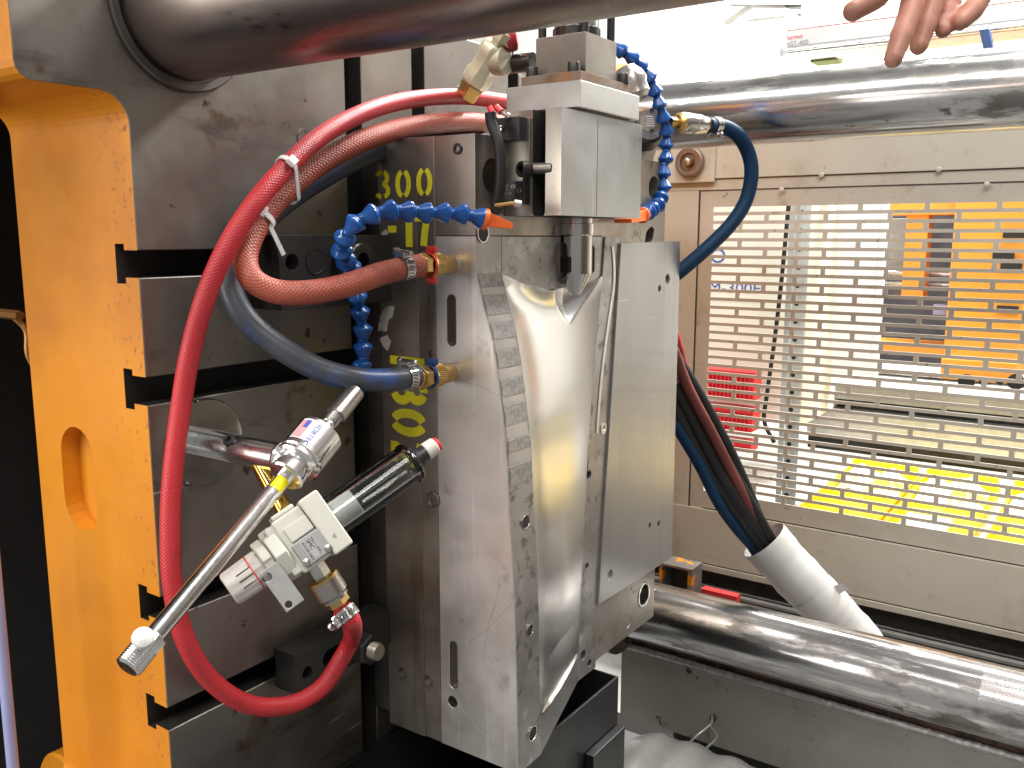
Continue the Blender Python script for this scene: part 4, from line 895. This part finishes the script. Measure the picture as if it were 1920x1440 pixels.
# lower air coupler, clamp
ac = thing('air_coupler', 'knurled steel air coupler under the regulator with hose clamp', 'coupling', tuple(at(640, 1150, 'X', -.65)))
a = ray(590, 1060)*.835; b = ray(642, 1142)*.845; d = (b-a).normalized(); L_ = (b-a).length
part(MB().lathe(a, d, [(-.004, .0095), (.012, .0095)], 6), 'hex_nose', 'stainless', ac)
part(MB().lathe(a+d*.012, d, [(0, .010), (.001, .0148), (.004, .0150)], 32), 'brass_rim', 'brass', ac)
m = MB(); n = 64; vs = []
for i in range(9):
    for kk in range(n):
        an = 2*math.pi*kk/n; rr = (.0146-(.0022 if i > 6 else 0))+(.0005 if (kk+i) % 2 else 0); vs.append(a+d*(.016+i*.0027)+frame(d)[0]*rr*math.cos(an)+frame(d)[1]*rr*math.sin(an))
m.add(vs, [(i*n+kk, i*n+(kk+1) % n, (i+1)*n+(kk+1) % n, (i+1)*n+kk) for i in range(8) for kk in range(n)]+[tuple(range(n-1, -1, -1)), tuple(8*n+kk for kk in range(n))])
part(m, 'knurled_sleeve', 'pipe_grey', ac, smooth=15)
part(MB().lathe(a+d*.038, d, [(0, .0115), (.006, .0115)], 6), 'hex', 'brass', ac)
clamp(ac, redP, 650, 1154, .0105, Vector((-.3, -.8, -.3)), 9, .0055)

# ================================================================== SAFETY GATE
GY = 2.0
gate = thing('safety_gate', 'beige safety gate with dirty slotted steel panel behind the mold', 'gate', (-.2, GY, -.9))
def gz(x, y): return at(x, y, 'Y', GY).z
def gx(x, y): return at(x, y, 'Y', GY).x
XL, XR = -1.02, .75
zs0 = gz(1330, 388); zs1 = zs0-.679; xs0 = gx(1328, 600)
part(MB().box(XL, XR, GY, GY+.03, .131, .275), 'top_rail', 'gate_beige', gate, .002)
part(MB().box(XL, XR, GY+.006, GY+.03, .1055, .1305), 'upper_strip', 'gate_beige', gate, .0015)
part(MB().box(XL, gx(1303, 600)-.003, GY+.004, GY+.03, -.69, .105), 'post', 'gate_beige', gate, .002)
# slotted panel: rows of staggered slots
pitch, sh, sl, br_ = .0196, .0120, .1205, .0102
rows_ = int(round((zs0-zs1)/pitch)); px0 = gx(1303, 600); m = MB(); T0, T1_ = GY+.008, GY+.0105
m.box(px0, XR, T0, T1_, zs0, .1045); m.box(px0, xs0, T0, T1_, zs1-.05, zs0)
for r_ in range(rows_):
    zt_ = zs0-r_*pitch; zb_ = zt_-sh
    m.box(xs0, XR, T0, T1_, zb_-(pitch-sh), zb_)
    x_ = xs0+(sl if r_ % 2 == 1 else sl*.5)
    while x_ < XR-.02: m.box(x_, x_+br_, T0, T1_, zb_, zt_); x_ += sl+br_
zlast = zs0-rows_*pitch
m.box(xs0, XR, T0, T1_, zlast-.035, zlast)
m.box(px0, xs0, T0, T1_, zlast-.035, zs1-.05) if zlast-.035 < zs1-.05 else None
part(m, 'slotted_panel', 'gate_mesh_beige', gate)
zk = zlast-.038
part(MB().box(XL, XR, GY+.002, GY+.03, gz(1473, 1090), zk), 'kick_panel', 'gate_beige', gate, .0015)
part(MB().box(XL, XR, GY-.004, GY+.03, gz(1473, 1090)-.001, gz(1473, 1090)-.016), 'bottom_lip', 'gate_beige', gate, .002)
part(MB().box(XL, XR, GY+.0315, GY+.05, -1.1, gz(1473, 1090)-.017), 'track_back', 'grime_black', gate)
trk = thing('gate_track', 'thin grey steel rail in black grime under the safety gate', 'track', (-.2, GY-.03, -.95))
part(MB().box(XL, XR, GY-.045, GY-.03, gz(1473, 1132), gz(1473, 1127)), 'rail', 'rail_grey', trk)
part(MB().box(XL, XR, GY-.2, GY+.03, gz(1473, 1145)-.06, gz(1473, 1145)-.05), 'tray', 'grime_black', trk)
part(MB().box(XL, XR, GY-.05, GY+.03, gz(1473, 1132)-.03, gz(1473, 1132)-.004), 'web', 'grime_black', trk)
for z_, yf in ((.1307, GY+.0055), (.1052, GY+.0075), (zlast-.0365, GY+.0095), (gz(1473, 1090)-.0005, GY+.001)):
    part(MB().box(px0 if z_ < .12 and z_ > 0 else XL, XR, yf-.001, yf, z_-.0016, z_+.0016), 'grimy_seam', 'grime_black', gate)
part(MB().box(px0-.0034, px0+.0002, GY+.0055, GY+.0075, zk, .105), 'grimy_seam', 'grime_black', gate)
q = at(1297, 305, 'Y', GY-.01)
part(MB().box(q.x-.06, q.x+.055, GY-.012, GY-.001, q.z-.045, q.z+.04), 'roller_bracket', 'gate_beige', gate, .002)
rl = part(MB().lathe(Vector((q.x, GY-.012, q.z)), (0, -1, 0), [(0, .031), (.004, .034), (.014, .034), (.017, .030), (.017, .021), (.010, .020), (.010, .012), (.022, .010)], 36), 'roller', 'rusty_flange', gate)
part(MB().lathe(Vector((q.x, GY-.030, q.z)), (0, -1, 0), [(0, .009), (.010, .009), (.011, .006)], 6), 'axle_nut', 'pipe_grey', rl)
for x, y in ((1540, 328), (1760, 318), (1465, 356), (1850, 346)):
    c_ = at(x, y, 'Y', GY-.002); part(MB().lathe(c_, (0, -1, 0), [(0, .006), (.002, .005), (.003, .002)], 10), 'rivet', 'gate_mesh_beige', gate)
# chipped square tube behind the lower bar, red strip
sq = thing('square_tube', 'square steel tube end with flaked orange paint behind the lower tie bar', 'tube', tuple(at(1275, 1100, 'Y', 1.72)))
a = at(1236, 1062, 'Y', 1.72); b = at(1298, 1066, 'Y', 1.72)
zt = at(1296, 1068, 'Y', 1.72).z
for nm, bx_ in (('top_wall', (a.x, b.x, 1.72, 1.775, zt-.006, zt)), ('side_wall', (b.x-.010, b.x, 1.72, 1.775, zt-.11, zt-.0062)), ('side_wall', (a.x, a.x+.008, 1.72, 1.775, zt-.11, zt-.0062)), ('back_wall', (a.x+.0082, b.x-.0102, 1.77, 1.774, zt-.11, zt-.0062))):
    part(MB().box(*bx_), nm, 'orange_worn' if nm != 'back_wall' else 'slot_dark', sq, .0012)
a = at(1315, 1100, 'Y', 1.75); b = at(1382, 1113, 'Y', 1.75)
single(MB().box(a.x, b.x, 1.75, 1.77, b.z-.03, a.z-.004), 'red_strip', 'red_plastic', 'thin red plastic strip lying behind the lower tie bar', 'strip', bevel=.001)

# ================================================================== MACHINE BASE
bs = thing('machine_base', 'grey painted machine base with rusty top edge under the tie bar', 'machine base', (.0, 1.65, -1.2))
BY = 1.55
zb1 = at(1600, 1334, 'Y', BY).z; zb2 = at(1300, 1386, 'Y', BY).z; xb = at(1163, 1300, 'Y', BY).x
part(MB().box(xb, 1.0, BY, BY+.3, zb2, zb1), 'side_panel', 'base_grey', bs, .003)
part(MB().box(xb+.004, 1.0, BY+.006, BY+.05, zb1+.0005, zb1+.03), 'rusty_ledge', 'rust', bs, .004)
P = [Vector((xb+.002+i*.004, BY-.001+random.uniform(-.0004, .0004), zb1+.002+random.uniform(-.0005, .0005))) for i in range(int((1.0-xb)/.004))]
part(MB().tube(P, .0065, 8, rf=lambda t: 1+.07*math.sin(t*900)), 'weld_bead', 'weld_bead', bs)
part(MB().box(xb+.12, 1.0, BY+.002, BY+.05, zb2-.016, zb2-.0005), 'lower_flange', 'slot_dark', bs)
wc = thing('wire_clip', 'bent wire clip hanging from the grey machine base', 'clip', tuple(at(1330, 1400, 'Y', BY-.01)))
w0 = at(1335, 1352, 'Y', BY-.008)
for k, (x, y) in enumerate(((1287, 1398), (1325, 1402))):
    part(MB().tube(smoothpath([w0+Vector((0, 0, .012)), w0, w0+Vector((.004*k-.002, -.01, -.006)), at(x+20, (y+1352)/2+4, 'Y', BY-.04), at(x, y, 'Y', BY-.07)], 5), .0022, 8), 'wire', 'galvanised', wc)
part(MB().lathe(w0+Vector((0, .009, .004)), (0, -1, 0), [(0, .007), (.004, .007), (.005, .004)], 10), 'eye_bolt', 'rust', wc)
# corrugated duct
du = MB(); DY = 1.36; tz = at(1300, 1418, 'Y', DY).z; rD = .17; cz = tz-rD
x0 = at(1150, 1440, 'Y', DY).x-.03; pr_ = [(0, .03), (.010, .08), (.028, .12), (.05, .15), (.075, .163)]
xx = .09
while xx < 1.2: pr_.append((xx, rD-.003+.0035*math.cos(xx*2*math.pi/.075))); xx += .0075
du.lathe((x0, DY, cz), (1, 0, -.03), pr_, 80)
single(du, 'corrugated_duct', 'duct_grey', 'pale grey corrugated plastic duct below the machine base', 'duct', smooth=60)
# black chute below the mold
ch = thing('drop_chute', 'black sheet metal chute below the mold', 'chute', (-.68, 1.0, -1.0))
q = at(1160, 1268, 'X', -.585); zt = q.z; y1 = q.y
part(MB().box(-.589, -.585, .60, y1, zt-.30, zt), 'front_sheet', 'sheet_black', ch, .0008)
part(MB().box(-.77, -.5895, y1-.004, y1, zt-.30, zt), 'end_sheet', 'sheet_black', ch, .0008)
part(MB().box(-.77, -.766, .60, y1-.0045, zt-.30, zt-.01), 'back_sheet', 'sheet_black', ch, .0008)
part(MB().box(-.7655, -.5895, .60, y1-.0045, zt-.15, zt-.146), 'floor_sheet', 'dark_interior', ch)
part(MB().box(-.584, -.57, y1-.10, y1-.004, zt-.20, zt-.075), 'gusset', 'sheet_black', ch, .002)

# ================================================================== CABLE BUNDLE
cs = [('black_rubber', .0105, [(1262, 660), (1300, 720), (1345, 800), (1385, 880), (1430, 985), (1462, 1040)], 'black cable with zip tie bulging out on the gate side of the bundle'),
      ('bundle_red', .0105, [(1262, 655), (1290, 728), (1336, 815), (1376, 895), (1418, 978), (1450, 1052)], 'dark red hose between the black cables of the bundle'),
      ('black_rubber', .0135, [(1262, 720), (1300, 790), (1345, 880), (1385, 945), (1425, 1000), (1455, 1045)], 'thick black cable in the middle of the bundle'),
      ('black_rubber', .0125, [(1262, 760), (1300, 835), (1340, 905), (1380, 960), (1418, 1010), (1445, 1050)], 'black cable with printed marks along the bundle front'),
      ('navy_hose', .0105, [(1262, 790), (1310, 870), (1345, 940), (1380, 990), (1408, 1022), (1425, 1050)], 'dark blue hose on the mold side of the cable bundle'),
      ('red_hose', .0095, [(1258, 610), (1272, 650), (1284, 690), (1330, 790), (1378, 900), (1420, 1010)], 'red hose peeking out behind the mold into the cable bundle'),
      ('black_rubber', .0105, [(1262, 690), (1310, 770), (1355, 850), (1400, 930), (1440, 1000), (1462, 1045)], 'black cable behind the dark red hose in the bundle')]
for i, (mt_, r_, cp_, lb) in enumerate(cs):
    yy = [1.53+(.03, -.028, .0, .0, .0, .02, .03)[i]*(1-k/5)+.032*k for k in range(6)]
    single(MB().tube(smoothpath([at(x, y, 'Y', yy[k]) for k, (x, y) in enumerate(cp_)], 6), r_, 14), 'bundle_cable', mt_, lb, 'cable', 'cables of the bundle behind the mold')
sv = thing('cable_sleeve', 'white fabric tape sleeve wrapped round the cable bundle', 'sleeve', tuple(at(1560, 1160, 'Y', 1.75)))
P = smoothpath([at(x, y, 'Y', yv) for x, y, yv in ((1432, 1012, 1.69), (1480, 1066, 1.71), (1530, 1118, 1.73), (1575, 1165, 1.75), (1620, 1215, 1.77))], 8)
part(MB().tube(P, .048, 40, cap=False, rf=lambda t: 1.02-.06*t+.02*math.sin(t*23)+.012*math.sin(t*61)), 'wrap', 'sleeve_white', sv)
part(MB().tube(P[14:24], .0487, 40, cap=False, rf=lambda t: 1.0-.03*t+.01*math.sin(t*31)), 'tape_layer', 'sleeve_white', sv)
q = at(1560, 1100, 'Y', 1.72); part(MB().add([q, q+Vector((.018, 0, .012)), q+Vector((.03, .006, .0)), q+Vector((.012, .004, -.014))], [(0, 1, 2, 3)]), 'torn_flap', 'sleeve_white', sv, fix=False)

# ================================================================== BACKGROUND HALL
structure(MB().box(-6, 6, 6.4, 6.5, -1.45, 4), 'back_wall', 'wall_white')
structure(MB().box(-6, 6, 2.3, 6.4, -1.5, -1.45), 'floor', 'floor_grey')
def BX(y, x0, y0, x1, y1): a = at(x0, y0, 'Y', y); b = at(x1, y1, 'Y', y); return a, b
# white control cabinet with blue model lettering
cab = thing('white_cabinet', 'white machine cabinet with blue M-300F lettering seen through the gate slots', 'cabinet', tuple(at(1400, 760, 'Y', 3.0)))
a, b = BX(3.0, 1290, 340, 1502, 800)
part(MB().box(a.x-.3, b.x, 3.0, 3.6, b.z, a.z), 'casing', 'cabinet_white', cab, .006)
textmesh('O', .070, 'ink_blue', at(1330, 492, 'Y', 2.998), (1, 0, 0), (0, 0, 1), 'lettering', cab, xs=1.05)
textmesh('M-300F', .050, 'ink_blue', at(1328, 547, 'Y', 2.998), (1, 0, 0), (0, 0, 1), 'lettering', cab, xs=1.22)
a = at(1318, 551, 'Y', 2.998); b = at(1425, 551, 'Y', 2.998); part(MB().box(a.x, b.x, 2.997, 2.998, a.z-.019, a.z-.016), 'underline', 'ink_blue', cab)
# galvanised strut post with holes
st = thing('strut_post', 'galvanised perforated strut post behind the gate', 'post', tuple(at(1490, 960, 'Y', 2.6)))
a = at(1482, 380, 'Y', 2.6); 
part(MB().box(a.x, a.x+.016, 2.6, 2.604, -1.45, .3), 'flange', 'galvanised', st)
part(MB().box(a.x+.017, a.x+.045, 2.606, 2.61, -1.45, .3), 'web', 'galvanised', st)
part(MB().box(a.x+.046, a.x+.06, 2.6, 2.604, -1.45, .3), 'flange', 'galvanised', st)
z = .12
while z > -.95:
    part(MB().lathe((a.x+.031, 2.6058, z), (0, -1, 0), [(0, .007), (.0002, .007), (.0002, 0)], 12), 'hole', 'slot_dark', st); z -= .052
single(MB().tube(smoothpath([at(x, y, 'Y', 2.55) for x, y in ((1480, 370), (1466, 520), (1452, 640), (1438, 740), (1433, 790), (1452, 830))], 6), .006, 10), 'hanging_cable', 'black_rubber', 'black cable hanging beside the strut post', 'cable')
lv = thing('guard_panel', 'lavender white guard panel behind the strut post', 'panel', tuple(at(1580, 720, 'Y', 3.3)))
a, b = BX(3.3, 1516, 350, 1642, 706)
part(MB().box(a.x, b.x-.02, 3.3, 3.34, b.z, a.z+.1), 'sheet', 'panel_lavender', lv, .003); part(MB().box(b.x-.0195, b.x, 3.295, 3.34, b.z, a.z+.1), 'edge_frame', 'panel_lavender', lv, .003)
# second press beyond
om = thing('orange_press', 'second orange press with chrome bars beyond the gate', 'press', tuple(at(1800, 730, 'Y', 3.8)))
def op(nm, mt_, x0, y0, x1, y1, yf=3.8, th=.1, bv=.004):
    a, b = BX(yf, x0, y0, x1, y1); return part(MB().box(a.x, b.x, yf, yf+th, b.z, a.z), nm, mt_, om, bv)
op('dark_back', 'other_dark', 1640, 300, 2100, 712, 4.3, .05)
pb_ = op('platen', 'other_orange', 1798, 300, 1905, 722, 3.8, .3)
op('upper_arm', 'other_orange', 1650, 300, 1795, 402, 3.85, .2)
op('link', 'other_orange', 1700, 400, 1730, 560, 3.9, .1); op('lower_block', 'other_orange', 1622, 640, 1795, 672, 3.85, .2); op('foot', 'other_orange', 1765, 672, 1905, 722, 3.78, .2)
op('grey_cover', 'rail_grey', 1642, 410, 1700, 505, 4.1, .05); op('blue_motor', 'pole_blue', 1750, 570, 1785, 592, 3.9, .06)
for y_, h_ in ((511, 6), (530, 5), (698, 6)):
    a = at(1630, y_, 'Y', 4.0); b = at(1800, y_, 'Y', 4.0); part(MB().cyl(a, Vector((b.x+.3, a.y, a.z)), h_*.0021, 16), 'chrome_rod', 'chrome_bar', om)
for x, y in ((1870, 440), (1865, 500), (1858, 580), (1850, 480)):
    a = at(x+40, y, 'Y', 3.78); part(MB().box(a.x-.05, a.x+.02, 3.77, 3.79, a.z-.012, a.z+.012), 't_slot', 'slot_dark', om)
for x, y, r_ in ((1812, 716, .03), (1843, 716, .014), (1875, 716, .012), (1905, 716, .03)):
    part(MB().lathe(at(x, y, 'Y', 3.775), (0, -1, 0), [(0, r_), (.002, r_), (.002, 0)], 20), 'bolt_hole', 'slot_dark', om)
# conveyor with grey side rails
cv = thing('conveyor', 'grey conveyor with dark belt behind the slotted panel', 'conveyor', tuple(at(1700, 860, 'Y', 3.4)))
for nm, mt_, y0, y1, yf in (('top_rail', 'rail_grey', 716, 742, 3.4), ('belt', 'sheet_black', 744, 762, 3.45), ('side_rail', 'galvanised', 763, 815, 3.38), ('under_frame', 'sheet_black', 816, 838, 3.45)):
    a = at(1515, y0, 'Y', yf); b = at(1515, y1, 'Y', yf); part(MB().box(a.x, 1.6, yf, yf+.25, b.z, a.z), nm, mt_, cv, .003)
# packing table with yellow trays of bagged parts
tb = thing('packing_table', 'white packing table standing behind the gate', 'table', tuple(at(1700, 1010, 'Y', 2.75)))
zt = at(1600, 1000, 'Y', 2.7).z
part(MB().box(-1.4, 1.2, 2.7, 3.36, zt-.03, zt), 'table_top', 'beam_white', tb, .004)
part(MB().box(-1.4, 1.2, 2.69, 2.699, zt-.075, zt-.001), 'front_edge', 'cabinet_white', tb, .002)
for x in (-1.3, -.2, 1.1): part(MB().box(x, x+.05, 2.75, 2.8, -1.45, zt-.031), 'leg', 'sheet_black', tb)
part(MB().box(-1.4, 1.2, 3.0, 3.02, -1.45, zt-.08), 'under_table_shade', 'dark_interior', tb)  # dark sheet standing in for the shade under the table
xs_ = [-.80, -.55, -.28, .00, .28]
lbt = ('yellow tray with clear bag beside the strut post', 'yellow tray with white insert, second from the strut post', 'yellow tray in the middle of the packing table', 'yellow tray with white insert, second from the far end of the packing table', 'yellow tray at the far end of the packing table')
lbb = ('clear plastic bag of parts in the tray by the strut post', 'clear plastic bag in the second tray from the strut post', 'clear plastic bag in the middle tray', 'clear plastic bag in the tray second from the far end', 'clear plastic bag in the farthest tray')
for i, x in enumerate(xs_):
    tr = thing('yellow_tray', lbt[i], 'tray', (x+.12, 3.0, zt), 'yellow trays on the packing table')
    part(MB().box(x, x+.24, 2.73, 3.34, zt+.0005, zt+.012), 'base', 'tray_yellow', tr, .003)
    for x_ in (x, x+.232): part(MB().box(x_, x_+.008, 2.73, 3.34, zt+.0122, zt+.05), 'wall', 'tray_yellow', tr, .002)
    part(MB().box(x+.0082, x+.2318, 3.332, 3.34, zt+.0122, zt+.075), 'wall', 'tray_yellow', tr, .002); part(MB().box(x+.0082, x+.2318, 2.73, 2.738, zt+.0122, zt+.03), 'wall', 'tray_yellow', tr, .002)
    if i % 2: part(MB().box(x+.03, x+.16, 2.76, 2.92, zt+.0125, zt+.03), 'white_insert', 'white_plastic', tr, .003)
    def bag(u, v, i=i, x=x): return Vector((x+.015+.20*u, 3.10+.22*v, zt+.014+.09*math.sin(math.pi*min(max(v, .02), .98))**.6*(.62+.2*math.sin(u*9+i)+.16*math.sin(v*17+u*13+i)+.1*math.sin(v*31-u*23))*math.sin(math.pi*min(max(u, .02), .98))**.4))
    single(MB().grid(bag, 22, 18), 'plastic_bag', 'bag_film', lbb[i], 'bag', 'clear bags in the yellow trays', smooth=60)
# red crate stack and red card
for i, (y0, y1) in enumerate(((688, 752), (756, 812), (816, 850))):
    a, b = BX(2.85, 1296, y0, 1412-3*i, y1)
    cr = thing('red_crate', ('red ribbed plastic crate on top of the stack', 'red ribbed plastic crate in the middle of the stack', 'red ribbed plastic crate at the bottom of the stack')[i], 'crate', ((a.x+b.x)/2, 2.95, b.z), 'red crates stacked behind the gate')
    part(MB().box(a.x, b.x, 2.85, 2.93, b.z, a.z), 'body', 'crate_red', cr, .004)
    part(MB().box(a.x-.004, b.x+.006, 2.842, 2.8495, a.z-.016, a.z), 'rim', 'crate_red', cr, .003)
    x = a.x+.01
    while x < b.x-.008: part(MB().box(x, x+.006, 2.840, 2.8495, b.z+.004, a.z-.02), 'rib', 'crate_red', cr); x += .014
a = at(1324, 912, 'Y', 2.62); b = at(1356, 958, 'Y', 2.62)
cd = thing('red_card', 'red card with yellow print low behind the gate', 'card', tuple(b))
part(MB().box(a.x, b.x, 2.62, 2.624, b.z, a.z), 'board', 'crate_red', cd)
for i, s_ in enumerate(('IMA', 'EXP')): textmesh(s_, .022, 'ink_yellow_tag', at(1326, 934+18*i, 'Y', 2.619), (1, 0, 0), (0, 0, 1), 'lettering', cd)
a = at(1436, 944, 'Y', 2.6); b = at(1490, 974, 'Y', 2.6); single(MB().prism([(a.x, b.z), (b.x, b.z), (b.x, a.z-.006), (b.x-.02, a.z), (a.x+.03, a.z), (a.x, a.z-.03)], 'Y', 2.6, 2.65), 'red_box', 'crate_red', 'small red box with chamfered lid under the packing table', 'box', bevel=.003)
# overhead robot beam
bm_ = thing('robot_beam', 'white overhead beam with red maker name above the far tie bar', 'beam', tuple(at(1650, 100, 'Y', 3.2)))
a = at(1475, 58, 'Y', 3.2); b = at(1478, 88, 'Y', 3.2)
part(MB().box(a.x, 1.4, 3.2, 3.34, b.z, a.z), 'box_beam', 'beam_white', bm_, .004)
part(MB().box(a.x-.02, 1.4, 3.19, 3.34, b.z-.032, b.z-.002), 'guide_rail', 'galvanised', bm_, .004)
part(MB().cyl((a.x, 3.185, b.z-.02), (1.4, 3.185, b.z-.02), .010, 14), 'guide_rod', 'stainless', bm_)
part(MB().box(a.x, 1.4, 3.201, 3.21, a.z+.0005, a.z+.0025), 'red_edge', 'ink_red', bm_)
textmesh('harmo', .021, 'ink_red', at(1474, 75, 'Y', 3.198), (1, 0, 0), (0, 0, 1), 'lettering', bm_, shear=.2)
textmesh('HST-400', .021, 'ink_grey', at(1474, 87, 'Y', 3.198), (1, 0, 0), (0, 0, 1), 'lettering', bm_)
a = at(1836, 56, 'Y', 3.1); part(MB().prism([(a.x, a.z), (a.x+.025, a.z), (a.x+.045, a.z-.075), (a.x+.02, a.z-.075)], 'Y', 3.1, 3.16), 'blue_bracket', 'blue_plastic', bm_)
a, b = BX(3.3, 1520, 100, 1566, 112); single(MB().box(a.x, b.x, 3.3, 3.4, b.z, a.z), 'green_box', 'green_box', 'dark olive box under the white overhead beam', 'box', bevel=.003)
a, b = BX(4.2, 1508, -90, 1572, 56); single(MB().box(a.x, b.x, 4.2, 4.35, b.z-.5, a.z+.4), 'white_column', 'beam_white', 'white square column behind the overhead beam', 'column', bevel=.004)
for p_, q_, w_, lb in (((1366, 30), (1420, -8), .05, 'short slanting grey roof brace against the white wall'), ((1450, 4), (1512, 52), .04, 'grey diagonal roof brace meeting the white column'), ((1440, 28), (1640, 4), .035, 'long thin grey purlin passing behind the white column'), ((1400, 0), (1530, 0), .06, 'thick grey roof beam above the diagonal brace')):
    a = at(*p_, 'Y', 5.6); b = at(*q_, 'Y', 5.6); d = (b-a).normalized(); single(MB().obox((a+b)/2, d, Vector((0, 1, 0)), d.cross(Vector((0, 1, 0))), (b-a).length*.7, w_, w_*.6), 'roof_truss', 'roof_grey', lb, 'truss', 'roof truss members')

# ================================================================== HAND
hand = thing('person', 'bare hand reaching down above the far tie bar', 'person', tuple(ray(1740, 120)*.66))
def H(x, y, d): return ray(x, y)*d
fing = [[(1742, -120, .69, .0100), (1724, -60, .680, .0092), (1710, 10, .668, .0086), (1690, 68, .660, .0079), (1674, 112, .655, .0066)],
        [(1778, -130, .70, .0102), (1764, -60, .695, .0094), (1750, 0, .688, .0088), (1734, 50, .682, .0080), (1722, 88, .680, .0066)],
        [(1818, -130, .71, .0096), (1802, -70, .706, .0088), (1788, -20, .700, .0082), (1776, 26, .694, .0074), (1768, 58, .690, .0060)],
        [(1868, -120, .71, .0092), (1862, -66, .700, .0086), (1846, -20, .690, .0084), (1822, 20, .684, .0080), (1800, 42, .682, .0066)],
        [(1745, -190, .68, .0130), (1712, -110, .670, .0115), (1680, -50, .662, .0104), (1638, -6, .656, .0096), (1598, 22, .652, .0074)]]
m = MB()
for f_ in fing:
    pts = [H(x, y, d) for x, y, d, r in f_]; rr = [r for *_, r in f_]
    sp_ = smoothpath(pts, 8); n_ = len(sp_)
    tip = (sp_[-1]-sp_[-2]).normalized()
    ext = [sp_[-1]+tip*rr[-1]*k for k in (.35, .65, .85)]; sp2 = sp_+ext
    def rf(i, rr=rr, n_=n_):
        if i >= n_: return rr[-1]*(.93, .72, .42)[i-n_]
        t = i/(n_-1)*(len(rr)-1); k = min(int(t), len(rr)-2); base_r = rr[k]+(rr[k+1]-rr[k])*(t-k)
        return base_r*(1+.05*math.cos((t-round(t))*6)*(1 if abs(t-round(t)) < .25 else 0))
    x_, y_, _ = frame(sp2[1]-sp2[0]); vs = []; prev = None
    for i, p in enumerate(sp2):
        tg = (sp2[min(i+1, len(sp2)-1)]-sp2[max(i-1, 0)]).normalized(); x_ = (x_-tg*x_.dot(tg)).normalized(); y_ = tg.cross(x_)
        for k in range(14): an = 2*math.pi*k/14; vs.append(p+x_*rf(i)*math.cos(an)+y_*rf(i)*math.sin(an))
    nn_ = len(sp2); m.add(vs, [(i*14+k, i*14+(k+1) % 14, (i+1)*14+(k+1) % 14, (i+1)*14+k) for i in range(nn_-1) for k in range(14)]+[tuple(range(13, -1, -1)), tuple((nn_-1)*14+k for k in range(14))])
def blob(c, ax, ay, az, rx, ry, rz):
    vs = [c+ax*(rx*math.sin(math.pi*j/12)*math.cos(2*math.pi*i/20))+ay*(ry*math.sin(math.pi*j/12)*math.sin(2*math.pi*i/20))+az*(rz*math.cos(math.pi*j/12)) for j in range(1, 12) for i in range(20)]
    fs = [(j*20+i, j*20+(i+1) % 20, (j+1)*20+(i+1) % 20, (j+1)*20+i) for j in range(10) for i in range(20)]+[tuple(range(19, -1, -1)), tuple(200+i for i in range(20))]
    m.add(vs, fs)
pc = H(1800, -215, .705); ax_ = (H(1860, -215, .715)-H(1740, -215, .69)).normalized(); ay_ = UP; az_ = ax_.cross(ay_).normalized()
blob(pc, ax_, az_, ay_, .044, .019, .056)
m.tube([H(1800, -300, .71), H(1815, -400, .715), H(1830, -520, .72), H(1845, -700, .73)], .031, 20, rf=lambda t: .95+.25*t)
hm = bpy.data.meshes.new('h'); hm.from_pydata([tuple(v) for v in m.v], [], m.f); ho = bpy.data.objects.new('h', hm); COL.objects.link(ho)
md = ho.modifiers.new('r', 'REMESH'); md.mode = 'VOXEL'; md.voxel_size = .0017
md = ho.modifiers.new('s', 'SMOOTH'); md.factor = .5; md.iterations = 6
dg = bpy.context.evaluated_depsgraph_get(); dg.update(); hme = bpy.data.meshes.new_from_object(ho.evaluated_get(dg)); bpy.data.objects.remove(ho)
hme.materials.clear(); hme.materials.append(MATS['skin'])
for p in hme.polygons: p.use_smooth = True
link(hme, 'hand_skin', hand)
